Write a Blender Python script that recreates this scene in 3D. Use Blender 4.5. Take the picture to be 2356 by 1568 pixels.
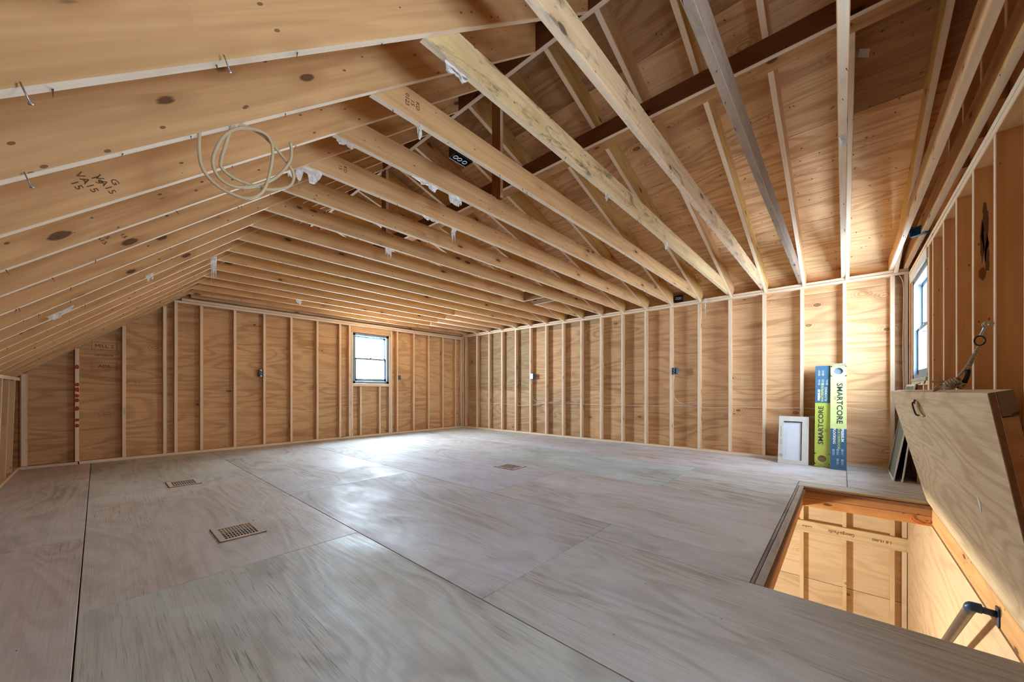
import bpy, math, random
from mathutils import Vector, Matrix

random.seed(11)
for o in list(bpy.data.objects):
    bpy.data.objects.remove(o, do_unlink=True)
SC = bpy.context.scene
COL = SC.collection

# ------------------------------------------------------------------ camera, sky, exposure
CAM_H, YAW, FPX = 0.9136, 0.7293, 852.3
cam_data = bpy.data.cameras.new('camera')
cam = bpy.data.objects.new('camera', cam_data)
COL.objects.link(cam)
cam_data.sensor_width = 36.0
cam_data.lens = FPX / 2356.0 * 36.0
cam_data.shift_y = (897.2 - 784.0) / 2356.0
cam_data.clip_start = 0.02
cam.location = (0, 0, CAM_H)
cam.rotation_euler = (math.pi / 2, 0, YAW - math.pi / 2)
SC.camera = cam

world = bpy.data.worlds.new('sky')
SC.world = world
world.use_nodes = True
wn = world.node_tree.nodes; wl = world.node_tree.links
wn['Background'].inputs['Color'].default_value = (0.74, 0.87, 1.0, 1)
wn['Background'].inputs['Strength'].default_value = 46.0

def portal(name, loc, rot, sx, sy):
    d = bpy.data.lights.new(name, 'AREA'); d.shape = 'RECTANGLE'; d.size = sx; d.size_y = sy
    d.cycles.is_portal = True
    o = bpy.data.objects.new(name, d); o.location = loc; o.rotation_euler = rot; COL.objects.link(o)
portal('window_daylight', (3.648, 7.20, 1.53), (-math.pi / 2, 0, 0), 0.74, 0.96)
portal('window_daylight', (5.26, -0.73, 1.53), (math.pi / 2, 0, 0), 0.92, 1.0)

portal('window_daylight', (0.95, -0.73, 1.45), (math.pi / 2, 0, 0), 0.74, 0.8)  # daylight for the unseen window added behind the camera

def lamp(name, loc, power, color, radius=0.12):
    d = bpy.data.lights.new(name, 'POINT'); d.energy = power; d.color = color; d.shadow_soft_size = radius
    o = bpy.data.objects.new(name, d); o.location = loc; COL.objects.link(o); return o
lamp('garage_lamp', (3.6, 1.6, -0.65), 52, (1.0, 0.91, 0.76))

SC.view_settings.view_transform = 'Standard'
SC.view_settings.look = 'None'
SC.view_settings.gamma = 1.0
SC.view_settings.exposure = 2.12
SC.view_settings.use_curve_mapping = False
SC.cycles.max_bounces = 12
SC.cycles.diffuse_bounces = 9
SC.cycles.glossy_bounces = 3
SC.cycles.transmission_bounces = 4
SC.cycles.transparent_max_bounces = 6
SC.cycles.use_denoising = True
SC.cycles.filter_width = 1.0
SC.cycles.sample_clamp_indirect = 12
SC.cycles.caustics_reflective = False
SC.cycles.caustics_refractive = False

# ------------------------------------------------------------------ materials
class NT:
    def __init__(s, name):
        s.m = bpy.data.materials.new(name); s.m.use_nodes = True
        s.t = s.m.node_tree; s.N = s.t.nodes; s.L = s.t.links
        s.b = s.N['Principled BSDF']
    def n(s, typ, **kw):
        x = s.N.new(typ)
        for k, v in kw.items():
            if hasattr(x, k): setattr(x, k, v)
        return x
    def put(s, sock, v):
        if isinstance(v, bpy.types.NodeSocket): s.L.new(v, sock)
        else: sock.default_value = v
    def math(s, op, a, b=0.0, clamp=False):
        x = s.N.new('ShaderNodeMath'); x.operation = op; x.use_clamp = clamp
        s.put(x.inputs[0], a)
        s.put(x.inputs[1], b); return x.outputs[0]
    def vscale(s, v, xyz):
        x = s.N.new('ShaderNodeVectorMath'); x.operation = 'MULTIPLY'
        s.put(x.inputs[0], v); x.inputs[1].default_value = xyz; return x.outputs[0]
    def noise(s, v, scale=1.0, detail=2.0, rough=0.5, dist=0.0):
        x = s.N.new('ShaderNodeTexNoise'); s.put(x.inputs['Vector'], v)
        x.inputs['Scale'].default_value = scale; x.inputs['Detail'].default_value = detail
        x.inputs['Roughness'].default_value = rough; x.inputs['Distortion'].default_value = dist
        return x.outputs[0]
    def vor(s, v, scale=1.0):
        x = s.N.new('ShaderNodeTexVoronoi'); s.put(x.inputs['Vector'], v); x.inputs['Scale'].default_value = scale
        return x.outputs['Distance'], x.outputs['Color']
    def mrange(s, v, a, b, c=0.0, d=1.0):
        x = s.N.new('ShaderNodeMapRange'); s.put(x.inputs[0], v)
        for i, q in enumerate((a, b, c, d)): x.inputs[i + 1].default_value = q
        return x.outputs[0]
    def mix(s, f, a, b, mode='MIX'):
        x = s.N.new('ShaderNodeMix'); x.data_type = 'RGBA'; x.blend_type = mode
        s.put(x.inputs[0], f)
        for i, q in ((6, a), (7, b)):
            if isinstance(q, tuple): x.inputs[i].default_value = (*q, 1) if len(q) == 3 else q
            else: s.L.new(q, x.inputs[i])
        return x.outputs[2]
    def coords(s, amount=41.0):
        tc = s.N.new('ShaderNodeTexCoord'); oi = s.N.new('ShaderNodeObjectInfo')
        r = s.math('MULTIPLY', oi.outputs['Random'], amount)
        cb = s.N.new('ShaderNodeCombineXYZ'); s.put(cb.inputs[0], r); s.put(cb.inputs[1], s.math('MULTIPLY', r, 1.7)); s.put(cb.inputs[2], 0.37)
        a = s.N.new('ShaderNodeVectorMath'); a.operation = 'ADD'
        s.L.new(tc.outputs['Object'], a.inputs[0]); s.L.new(cb.outputs[0], a.inputs[1])
        s.tint = oi.outputs['Color']; s.rnd = oi.outputs['Random']
        return a.outputs[0]
    def bump(s, h, strength=0.3, dist=0.002):
        x = s.N.new('ShaderNodeBump'); x.inputs['Strength'].default_value = strength; x.inputs['Distance'].default_value = dist
        s.put(x.inputs['Height'], h); s.L.new(x.outputs[0], s.b.inputs['Normal'])

def lumber_mat(name, base, dark, knot, rough=0.75, knots=1.0, green=0.18, pale=0.85, mould=0.0):
    t = NT(name); v = t.coords()
    g = t.noise(t.vscale(v, (1.2, 38, 38)), 1, 3, 0.6, 0.35)
    fig = t.math('SINE', t.math('MULTIPLY', t.noise(t.vscale(v, (0.45, 4.5, 4.5)), 1, 1.5, 0.4, 0.2), 46))
    col = t.mix(t.mrange(g, 0.38, 0.72, 0.0, 0.42), base, dark)
    col = t.mix(t.mrange(fig, 0.2, 1.0, 0.0, 0.28), col, dark)
    patch = t.noise(t.vscale(v, (1.1, 3.0, 3.0)), 1, 2, 0.5)
    col = t.mix(t.mrange(patch, 0.50, 0.75, 0.0, green), col, (0.58, 0.47, 0.20))
    d, c = t.vor(t.vscale(v, (4.2, 11.0, 11.0)), 1)
    sel = t.math('GREATER_THAN', t.math('ADD', c, 0.0), 1.0 - 0.42 * knots)
    kd = t.math('ADD', d, t.math('MULTIPLY', t.math('SUBTRACT', g, 0.5), 0.26))
    k = t.math('MULTIPLY', t.mrange(kd, 0.13, 0.17, 1.0, 0.0), sel, True)
    halo = t.math('MULTIPLY', t.mrange(kd, 0.14, 0.5, 0.5, 0.0), sel, True)
    col = t.mix(halo, col, dark)
    col = t.mix(t.math('MULTIPLY', k, 0.85), col, knot)
    sd, sc_ = t.vor(t.vscale(v, (16, 34, 34)), 1)
    spk = t.math('MULTIPLY', t.math('LESS_THAN', sd, 0.14), t.math('GREATER_THAN', sc_, 0.66))
    col = t.mix(t.math('MULTIPLY', spk, 0.75), col, knot)
    if mould:
        mo = t.noise(t.vscale(v, (5.0, 16.0, 16.0)), 1, 5, 0.7, 0.8)
        ml = t.noise(t.vscale(v, (0.7, 1.0, 1.0)), 1, 1)
        col = t.mix(t.math('MULTIPLY', t.mrange(mo, 0.52, 0.66, 0.0, mould), t.mrange(ml, 0.45, 0.6, 0.15, 1.0)), col, (0.11, 0.085, 0.06))
    col = t.mix(1.0, col, t.tint, 'MULTIPLY')
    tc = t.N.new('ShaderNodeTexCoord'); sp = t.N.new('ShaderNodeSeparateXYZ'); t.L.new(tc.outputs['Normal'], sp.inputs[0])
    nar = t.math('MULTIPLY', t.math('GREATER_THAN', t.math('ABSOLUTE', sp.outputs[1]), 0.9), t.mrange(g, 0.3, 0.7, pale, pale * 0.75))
    col = t.mix(nar, col, (0.93, 0.82, 0.66))  # narrow faces coloured paler, as if lit by bounce from the floor
    t.put(t.b.inputs['Base Color'], col)
    t.b.inputs['Roughness'].default_value = rough
    t.b.inputs['Specular IOR Level'].default_value = 0.25
    t.bump(g, 0.35, 0.0015)
    return t.m

def ply_mat(name, base, dark, knot, freq=62, rough=0.8, knots=0.5, streak=0.35, fig_amt=0.45, wear=None, spec=0.2, bump=0.3, fine=70):
    t = NT(name); v = t.coords()
    n1 = t.noise(t.vscale(v, (0.55, 2.6, 1.0)), 1, 2.5, 0.45, 0.5)
    fig = t.math('SINE', t.math('MULTIPLY', n1, freq))
    st = t.noise(t.vscale(v, (2.2, fine, 1.0)), 1, 3, 0.65, 0.2)
    patch = t.noise(t.vscale(v, (0.8, 1.7, 1.0)), 1, 3, 0.6)
    amt = t.math('MULTIPLY', t.mrange(fig, -0.2, 1.0, 0.0, fig_amt), t.mrange(patch, 0.3, 0.62, 0.25, 1.0))
    col = t.mix(amt, base, dark)
    col = t.mix(t.mrange(st, 0.46, 0.72, 0.0, streak), col, dark)
    col = t.mix(t.mrange(patch, 0.5, 0.7, 0.0, 0.25), col, dark)
    if knots:
        d, c = t.vor(t.vscale(v, (1.9, 3.2, 1.0)), 1)
        sel = t.math('GREATER_THAN', t.math('ADD', c, 0.0), 1.0 - knots)
        kd = t.math('ADD', d, t.math('MULTIPLY', t.math('SUBTRACT', st, 0.5), 0.05))
        ring = t.math('MULTIPLY', t.math('ADD', t.math('SINE', t.math('MULTIPLY', kd, 120)), 0.6), t.mrange(kd, 0.06, 0.28, 0.55, 0.0))
        col = t.mix(t.math('MULTIPLY', ring, sel, True), col, dark)
        k = t.math('MULTIPLY', t.mrange(kd, 0.06, 0.085, 1.0, 0.0), sel, True)
        col = t.mix(t.math('MULTIPLY', k, 0.7), col, knot)
    if wear:
        wcol, wdark = wear
        w = t.noise(t.vscale(v, (0.9, 1.4, 1.0)), 1, 5, 0.62, 0.4)
        col = t.mix(t.mrange(w, 0.40, 0.66, 0.0, 0.75), col, wcol)
        w2 = t.noise(t.vscale(v, (1.3, 2.2, 1.0)), 1.3, 4, 0.6, 0.8)
        col = t.mix(t.mrange(w2, 0.58, 0.74, 0.0, 0.45), col, wdark)
        gr = t.noise(t.vscale(v, (5.0, 190, 1.0)), 1, 2, 0.7, 0.1)
        gm = t.math('MULTIPLY', t.mrange(gr, 0.58, 0.68, 0.0, 1.0), t.mrange(n1, 0.48, 0.64, 0.0, 0.65), True)
        col = t.mix(gm, col, (0.10, 0.075, 0.06))
        sd, sc_ = t.vor(t.vscale(v, (9, 16, 1)), 1)
        spk = t.math('MULTIPLY', t.math('LESS_THAN', sd, 0.045), t.math('GREATER_THAN', sc_, 0.6))
        col = t.mix(t.math('MULTIPLY', spk, 0.8), col, (0.05, 0.045, 0.04))
    col = t.mix(1.0, col, t.tint, 'MULTIPLY')
    t.put(t.b.inputs['Base Color'], col)
    t.b.inputs['Specular IOR Level'].default_value = spec
    if wear: t.put(t.b.inputs['Roughness'], t.mrange(w, 0.4, 0.65, rough + 0.12, rough - 0.1))
    else: t.b.inputs['Roughness'].default_value = rough
    t.bump(t.math('ADD', st, t.math('MULTIPLY', fig, 0.25)), bump, 0.002)
    return t.m

def flat_mat(name, color, rough=0.6, metal=0.0, spec=0.3, noise_amt=0.12, scale=30.0):
    t = NT(name); v = t.coords(5.0)
    n = t.noise(v, scale, 3, 0.6)
    dk = tuple(c * (1 - 2 * noise_amt) for c in color)
    t.put(t.b.inputs['Base Color'], t.mix(t.mrange(n, 0.35, 0.7), color, dk))
    t.b.inputs['Roughness'].default_value = rough; t.b.inputs['Metallic'].default_value = metal
    t.b.inputs['Specular IOR Level'].default_value = spec
    return t.m

M = {}
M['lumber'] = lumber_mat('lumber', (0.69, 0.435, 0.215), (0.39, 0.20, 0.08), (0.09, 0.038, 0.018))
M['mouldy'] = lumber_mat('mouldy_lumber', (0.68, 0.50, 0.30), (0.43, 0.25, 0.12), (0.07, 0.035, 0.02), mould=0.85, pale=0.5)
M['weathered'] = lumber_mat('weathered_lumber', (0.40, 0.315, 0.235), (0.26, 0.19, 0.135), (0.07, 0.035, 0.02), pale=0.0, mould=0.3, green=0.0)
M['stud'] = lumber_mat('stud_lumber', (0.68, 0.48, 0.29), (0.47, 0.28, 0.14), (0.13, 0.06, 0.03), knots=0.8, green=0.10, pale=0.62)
M['plywood'] = ply_mat('plywood', (0.70, 0.465, 0.25), (0.37, 0.185, 0.08), (0.13, 0.065, 0.04), fig_amt=0.6, streak=0.5, knots=0.7)
M['roof_ply'] = ply_mat('roof_plywood', (0.82, 0.57, 0.32), (0.44, 0.225, 0.095), (0.10, 0.045, 0.025), freq=70, knots=0.6, fig_amt=0.65, streak=0.6)
M['floor_ply'] = ply_mat('floor_plywood', (0.53, 0.50, 0.455), (0.31, 0.265, 0.23), (0.2, 0.15, 0.12), freq=75, rough=0.58, knots=0.0,
                         streak=0.5, fig_amt=0.75, wear=((0.61, 0.645, 0.68), (0.34, 0.32, 0.315)), spec=0.35, bump=0.4)
M['hatch_ply'] = ply_mat('hatch_plywood', (0.66, 0.52, 0.325), (0.42, 0.28, 0.16), (0.15, 0.08, 0.05), freq=95, knots=0.0, streak=0.5, fig_amt=0.6)
M['lower_ply'] = ply_mat('lower_plywood', (0.80, 0.65, 0.44), (0.60, 0.42, 0.24), (0.2, 0.1, 0.05), freq=60, knots=0.5, fig_amt=0.6)
M['edge'] = flat_mat('plywood_edge', (0.22, 0.10, 0.045), 0.8)
M['concrete'] = flat_mat('concrete', (0.35, 0.34, 0.32), 0.8, scale=6)
M['siding'] = flat_mat('outer_siding', (0.25, 0.2, 0.15), 0.8)
M['shingle'] = flat_mat('roof_felt', (0.05, 0.045, 0.04), 0.9)
M['vinyl'] = flat_mat('window_vinyl', (0.20, 0.27, 0.33), 0.45, noise_amt=0.04)
M['track'] = flat_mat('window_track', (0.62, 0.70, 0.80), 0.4, noise_amt=0.04)
M['sill'] = flat_mat('window_sill_paint', (0.36, 0.38, 0.34), 0.6, noise_amt=0.06)
M['white_board'] = flat_mat('white_board', (0.72, 0.70, 0.64), 0.7, noise_amt=0.06)
M['register'] = flat_mat('register_tan', (0.60, 0.52, 0.43), 0.4, noise_amt=0.06)
M['register_dark'] = flat_mat('register_rust', (0.16, 0.09, 0.05), 0.6)
M['duct'] = flat_mat('duct', (0.30, 0.22, 0.10), 0.5, metal=0.3)
M['black'] = flat_mat('black_plastic', (0.012, 0.013, 0.016), 0.4)
M['blue_box'] = flat_mat('blue_box_plastic', (0.04, 0.16, 0.33), 0.45, noise_amt=0.05)
M['steel'] = flat_mat('galvanised_steel', (0.45, 0.47, 0.50), 0.35, metal=0.8)
M['dark_steel'] = flat_mat('dark_steel', (0.05, 0.05, 0.055), 0.35, metal=0.7)
M['brass'] = flat_mat('worn_brass', (0.55, 0.47, 0.26), 0.35, metal=0.7)
M['handrail'] = flat_mat('handrail_bronze', (0.22, 0.17, 0.14), 0.35, metal=0.4)
M['bracket'] = flat_mat('bracket_navy', (0.03, 0.06, 0.14), 0.35)
M['cable'] = flat_mat('cable_sheath', (0.70, 0.64, 0.52), 0.5, noise_amt=0.05)
M['coil'] = flat_mat('coil_sheath', (0.55, 0.45, 0.28), 0.55, noise_amt=0.05)
M['orange'] = flat_mat('orange_cord', (0.75, 0.16, 0.04), 0.5)
M['tape'] = flat_mat('black_tape', (0.01, 0.01, 0.012), 0.4)
M['cardboard'] = flat_mat('cardboard', (0.42, 0.28, 0.15), 0.8)
M['white_card'] = flat_mat('white_card', (0.66, 0.62, 0.56), 0.7, noise_amt=0.05)
M['print_grey'] = flat_mat('grey_print', (0.33, 0.31, 0.29), 0.7)
M['print_black'] = flat_mat('black_print', (0.035, 0.05, 0.05), 0.6)
M['print_white'] = flat_mat('white_print', (0.85, 0.87, 0.85), 0.6, noise_amt=0.02)
M['print_lime'] = flat_mat('lime_print', (0.55, 0.68, 0.22), 0.6, noise_amt=0.02)
M['lime'] = flat_mat('lime_carton', (0.66, 0.76, 0.30), 0.45, noise_amt=0.02)
M['lime_deep'] = flat_mat('deep_lime_carton', (0.50, 0.58, 0.10), 0.45, noise_amt=0.02)
M['carton_blue'] = flat_mat('blue_carton', (0.06, 0.15, 0.25), 0.45, noise_amt=0.03)
M['plank_edge'] = flat_mat('plank_edge', (0.35, 0.24, 0.22), 0.6)
M['screen_mesh'] = flat_mat('screen_mesh', (0.19, 0.205, 0.16), 0.8, noise_amt=0.1, scale=300)
M['screen_frame'] = flat_mat('screen_frame', (0.68, 0.66, 0.58), 0.45, noise_amt=0.04)
M['stamp'] = flat_mat('stamp_ink', (0.16, 0.085, 0.045), 0.8)
M['red_paint'] = flat_mat('red_spray_paint', (0.45, 0.05, 0.035), 0.7)
M['paper'] = flat_mat('paper', (0.75, 0.74, 0.72), 0.6)
M['kraft'] = flat_mat('kraft_paper', (0.62, 0.56, 0.34), 0.7)
M['nail'] = flat_mat('nail', (0.08, 0.045, 0.03), 0.5, metal=0.4)

def mat_glass(name='window_glass', tr_col=(0.94, 0.96, 0.97, 1)):
    t = NT(name)
    tr = t.N.new('ShaderNodeBsdfTransparent'); tr.inputs[0].default_value = tr_col
    gl = t.N.new('ShaderNodeBsdfGlossy'); gl.inputs['Roughness'].default_value = 0.02
    mx = t.N.new('ShaderNodeMixShader'); mx.inputs[0].default_value = 0.05
    t.L.new(tr.outputs[0], mx.inputs[1]); t.L.new(gl.outputs[0], mx.inputs[2])
    t.L.new(mx.outputs[0], t.N['Material Output'].inputs['Surface'])
    return t.m
M['glass'] = mat_glass()
M['dimmed_added_glass'] = mat_glass('dimmed_added_window_glass', (0.42, 0.43, 0.44, 1))  # dark glass tint weakens the daylight of the added window
M['dimmed_glass'] = mat_glass('dimmed_window_glass', (0.45, 0.46, 0.475, 1))  # glass tinted dark only to weaken daylight from the right-hand window
def mat_poly():
    t = NT('torn_plastic_film')
    tr = t.N.new('ShaderNodeBsdfTransparent')
    t.b.inputs['Base Color'].default_value = (0.86, 0.86, 0.84, 1); t.b.inputs['Roughness'].default_value = 0.3
    n = t.noise(t.coords(9.0), 40, 2)
    mx = t.N.new('ShaderNodeMixShader'); t.put(mx.inputs[0], t.mrange(n, 0.3, 0.7, 0.45, 0.9))
    t.L.new(tr.outputs[0], mx.inputs[1]); t.L.new(t.b.outputs[0], mx.inputs[2])
    t.L.new(mx.outputs[0], t.N['Material Output'].inputs['Surface'])
    return t.m
M['film'] = mat_poly()
def mat_filter():
    t = NT('filter_media'); v = t.coords(3.0)
    w = t.N.new('ShaderNodeTexChecker'); w.inputs['Scale'].default_value = 130
    t.L.new(v, w.inputs['Vector']); w.inputs[1].default_value = (0.62, 0.66, 0.72, 1); w.inputs[2].default_value = (0.74, 0.77, 0.80, 1)
    t.L.new(w.outputs[0], t.b.inputs['Base Color']); t.b.inputs['Roughness'].default_value = 0.7
    return t.m
M['filter'] = mat_filter()
def mat_rope():
    t = NT('rope_fibre')
    uv = t.N.new('ShaderNodeTexCoord')
    w = t.N.new('ShaderNodeTexWave'); w.wave_type = 'BANDS'; w.bands_direction = 'DIAGONAL'; w.inputs['Scale'].default_value = 75
    w.inputs['Distortion'].default_value = 1.0
    t.L.new(uv.outputs['Object'], w.inputs['Vector'])
    t.put(t.b.inputs['Base Color'], t.mix(w.outputs[1], (0.66, 0.56, 0.42), (0.34, 0.26, 0.18)))
    t.b.inputs['Roughness'].default_value = 0.9; t.bump(w.outputs[1], 0.8, 0.004)
    return t.m
M['rope'] = mat_rope()

# ------------------------------------------------------------------ helpers
def link(o, parent=None):
    COL.objects.link(o)
    if parent is not None:
        o.parent = parent
        m = parent.matrix_basis
        if parent.parent is not None:
            m = parent['_w'] and Matrix([parent['_w'][i * 4:i * 4 + 4] for i in range(4)])
        o.matrix_parent_inverse = m.inverted()
    w = o.matrix_basis
    return o

def mesh_obj(name, verts, faces, mat, parent=None, mw=None, smooth=False, mats=None, fm=None):
    me = bpy.data.meshes.new(name)
    me.from_pydata([tuple(v) for v in verts], [], faces)
    for m in (mats or [mat]): me.materials.append(m)
    if fm:
        for p, i in zip(me.polygons, fm): p.material_index = i
    if smooth: me.polygons.foreach_set('use_smooth', [True] * len(me.polygons))
    me.update()
    o = bpy.data.objects.new(name, me)
    if mw is not None: o.matrix_basis = mw
    o.color = (1, 1, 1, 1)
    COL.objects.link(o)
    if parent is not None:
        o.parent = parent
        o.matrix_parent_inverse = WM(parent).inverted()
    WORLD[o.name] = (mw.copy() if mw is not None else Matrix.Identity(4))
    return o
WORLD = {}
def WM(o): return WORLD.get(o.name, Matrix.Identity(4))

def thing(name, label, cat, loc=(0, 0, 0), group=None):
    o = bpy.data.objects.new(name, None); o.location = loc; o.empty_display_size = 0.1
    COL.objects.link(o); WORLD[o.name] = Matrix.Translation(Vector(loc))
    o['label'] = label; o['category'] = cat
    if group: o['group'] = group
    return o
def tag(o, label, cat, group=None):
    o['label'] = label; o['category'] = cat
    if group: o['group'] = group
    return o
def struct(o): o['kind'] = 'structure'; return o

def tint(o, r, g=None, b=None):
    if g is None: g = b = r
    o.color = (r, g, b, 1); return o
def rtint(lo=0.88, hi=1.08, warm=0.05):
    k = random.uniform(lo, hi); w = random.uniform(-warm, warm)
    return (k * (1 + w * 0.4), k, k * (1 - w), 1)

def lumber(name, p0, p1, wdir, w, t, mat, parent, cut0=0.0, cut1=0.0, bow=0.0012, ch=0.003, seg=None, col=None, off=(0, 0)):
    """board from p0 to p1 (line through its middle), w wide along wdir, t thick"""
    p0 = Vector(p0); p1 = Vector(p1); x = (p1 - p0); L = x.length; x.normalize()
    y = Vector(wdir); y = (y - x * y.dot(x)).normalized(); z = x.cross(y)
    mw = Matrix((( x.x, y.x, z.x, p0.x), (x.y, y.y, z.y, p0.y), (x.z, y.z, z.z, p0.z), (0, 0, 0, 1)))
    hw, ht = w / 2, t / 2; ch = min(ch, ht * 0.4)
    prof = [(-hw + ch, -ht), (hw - ch, -ht), (hw, -ht + ch), (hw, ht - ch), (hw - ch, ht), (-hw + ch, ht), (-hw, ht - ch), (-hw, -ht + ch)]
    seg = seg or max(1, min(7, int(L / 0.55)))
    V = []; F = []
    for i in range(seg + 1):
        f = i / seg
        dy, dz = (random.uniform(-bow, bow), random.uniform(-bow, bow)) if 0 < i < seg else (0, 0)
        for (a, b) in prof:
            xx = L * f + a * (cut0 * (1 - f) + cut1 * f)
            V.append((xx, a + dy + off[0], b + dz + off[1]))
    for i in range(seg):
        for j in range(8):
            a = i * 8 + j; b = i * 8 + (j + 1) % 8
            F.append((a, a + 8, b + 8, b))
    F.append(tuple(range(8))); F.append(tuple(seg * 8 + j for j in range(7, -1, -1)))
    o = mesh_obj(name, V, F, mat, parent, mw)
    o.color = col or rtint()
    return o

def bx(name, x0, x1, y0, y1, z0, z1, mat, parent, ch=0.003, bow=0.0012, col=None, seg=None):
    """axis aligned board; grain along the longest side"""
    s = [(x1 - x0, 0), (y1 - y0, 1), (z1 - z0, 2)]; s.sort(reverse=True)
    c = [(x0 + x1) / 2, (y0 + y1) / 2, (z0 + z1) / 2]
    lo = (x0, y0, z0); hi = (x1, y1, z1)
    a = s[0][1]; p0 = list(c); p1 = list(c); p0[a] = lo[a]; p1[a] = hi[a]
    wd = [0, 0, 0]; wd[s[1][1]] = 1
    return lumber(name, p0, p1, wd, s[1][0], s[2][0], mat, parent, bow=bow, ch=ch, col=col, seg=seg)

def slab(name, c, ux, uy, w, h, t, mat, parent, col=None, gap=0.0015):
    """sheet w along ux (grain), h along uy, thickness t behind the corner c (towards ux x uy negative)"""
    ux = Vector(ux).normalized(); uy = Vector(uy).normalized(); uz = ux.cross(uy)
    c = Vector(c)
    mw = Matrix(((ux.x, uy.x, uz.x, c.x), (ux.y, uy.y, uz.y, c.y), (ux.z, uy.z, uz.z, c.z), (0, 0, 0, 1)))
    g = gap; b = 0.0012
    V = [(g + b, g + b, 0), (w - g - b, g + b, 0), (w - g - b, h - g - b, 0), (g + b, h - g - b, 0),
         (g, g, -b), (w - g, g, -b), (w - g, h - g, -b), (g, h - g, -b),
         (g, g, -t), (w - g, g, -t), (w - g, h - g, -t), (g, h - g, -t)]
    F = [(0, 1, 2, 3), (11, 10, 9, 8)]
    for i in range(4):
        j = (i + 1) % 4
        F.append((i + 4, j + 4, j, i)); F.append((i + 8, j + 8, j + 4, i + 4))
    o = mesh_obj(name, V, F, mat, parent, mw)
    o.color = col or rtint(0.86, 1.08, 0.08)
    return o

def box(name, x0, x1, y0, y1, z0, z1, mat, parent=None, b=0.0, mw=None):
    V = [(x, y, z) for z in (z0, z1) for y in (y0, y1) for x in (x0, x1)]
    F = [(0, 2, 3, 1), (4, 5, 7, 6), (0, 1, 5, 4), (2, 6, 7, 3), (0, 4, 6, 2), (1, 3, 7, 5)]
    o = mesh_obj(name, V, F, mat, parent, mw)
    if b > 0:
        m = o.modifiers.new('bevel', 'BEVEL'); m.width = b; m.segments = 2
    return o

def tube(name, pts, r, mat, parent=None, sides=8, closed=False, smooth_path=0, rads=None):
    P = [Vector(p) for p in pts]
    if smooth_path:
        Q = []; n = len(P); rng = n if closed else n - 1; RR = []
        for i in range(rng):
            a = P[(i - 1) % n] if (closed or i > 0) else P[0]
            b = P[i]; c = P[(i + 1) % n]
            d = P[(i + 2) % n] if (closed or i + 2 < n) else P[-1]
            for k in range(smooth_path):
                u = k / smooth_path
                Q.append(0.5 * ((2 * b) + (c - a) * u + (2 * a - 5 * b + 4 * c - d) * u * u + (3 * b - a - 3 * c + d) * u ** 3))
        if not closed: Q.append(P[-1])
        P = Q
    n = len(P); V = []; F = []
    up = Vector((0.13, 0.2, 1)).normalized()
    for i in range(n):
        if closed: t = (P[(i + 1) % n] - P[i - 1])
        else: t = P[min(i + 1, n - 1)] - P[max(i - 1, 0)]
        t.normalize()
        s = t.cross(up)
        if s.length < 1e-3: s = t.cross(Vector((1, 0, 0)))
        s.normalize(); u2 = s.cross(t)
        up = u2
        rr = r if rads is None else rads[min(i * len(rads) // n, len(rads) - 1)]
        for j in range(sides):
            a = 2 * math.pi * j / sides
            V.append(P[i] + s * (rr * math.cos(a)) + u2 * (rr * math.sin(a)))
    m = n if closed else n - 1
    for i in range(m):
        for j in range(sides):
            a = i * sides + j; b = i * sides + (j + 1) % sides
            c = ((i + 1) % n) * sides + (j + 1) % sides; d = ((i + 1) % n) * sides + j
            F.append((a, b, c, d))
    if not closed:
        F.append(tuple(range(sides - 1, -1, -1))); F.append(tuple((n - 1) * sides + j for j in range(sides)))
    return mesh_obj(name, V, F, mat, parent, smooth=True)

def join_boxes(name, boxes, mat, parent=None, mw=None):
    V = []; F = []
    for (x0, x1, y0, y1, z0, z1) in boxes:
        k = len(V)
        V += [(x, y, z) for z in (z0, z1) for y in (y0, y1) for x in (x0, x1)]
        F += [tuple(k + i for i in f) for f in [(0, 2, 3, 1), (4, 5, 7, 6), (0, 1, 5, 4), (2, 6, 7, 3), (0, 4, 6, 2), (1, 3, 7, 5)]]
    return mesh_obj(name, V, F, mat, parent, mw)

def text(name, s, size, loc, xdir, ydir, mat, parent, depth=0.0006, bold=0.0, sx=1.0, align='CENTER'):
    cu = bpy.data.curves.new(name, 'FONT'); cu.body = s; cu.size = size; cu.extrude = depth; cu.offset = bold
    cu.align_x = align; cu.align_y = 'CENTER'; cu.resolution_u = 2
    tmp = bpy.data.objects.new('tmp', cu); COL.objects.link(tmp)
    dg = bpy.context.evaluated_depsgraph_get()
    me = bpy.data.meshes.new_from_object(tmp.evaluated_get(dg)); bpy.data.objects.remove(tmp, do_unlink=True)
    me.materials.clear(); me.materials.append(mat); me.name = name
    x = Vector(xdir).normalized(); y = Vector(ydir).normalized(); z = x.cross(y); c = Vector(loc)
    mw = Matrix(((x.x * sx, y.x, z.x, c.x), (x.y * sx, y.y, z.y, c.y), (x.z * sx, y.z, z.z, c.z), (0, 0, 0, 1)))
    o = bpy.data.objects.new(name, me); o.matrix_basis = mw; COL.objects.link(o)
    if parent is not None:
        o.parent = parent; o.matrix_parent_inverse = WM(parent).inverted()
    WORLD[o.name] = mw
    return o

# ------------------------------------------------------------------ main dimensions
W, D, N = 6.005, 7.018, -0.545       # inner faces: long wall, far gable, near gable
S = 0.4064
KX = -0.60                           # knee wall
JZ = 2.275                           # joist underside
yk = [0.019 + S * k for k in range(-1, 18)]
def rl(x): return 2.235 + 0.83 * (x - 0.8)           # left rafter underside
def rr(x): return 2.24 + 0.288 * (6.0 - x)           # right rafter underside
RX = 2.05                            # ridge board left face
OX0, OX1, OY = 2.068, 4.48, 0.285    # stair opening

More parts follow.
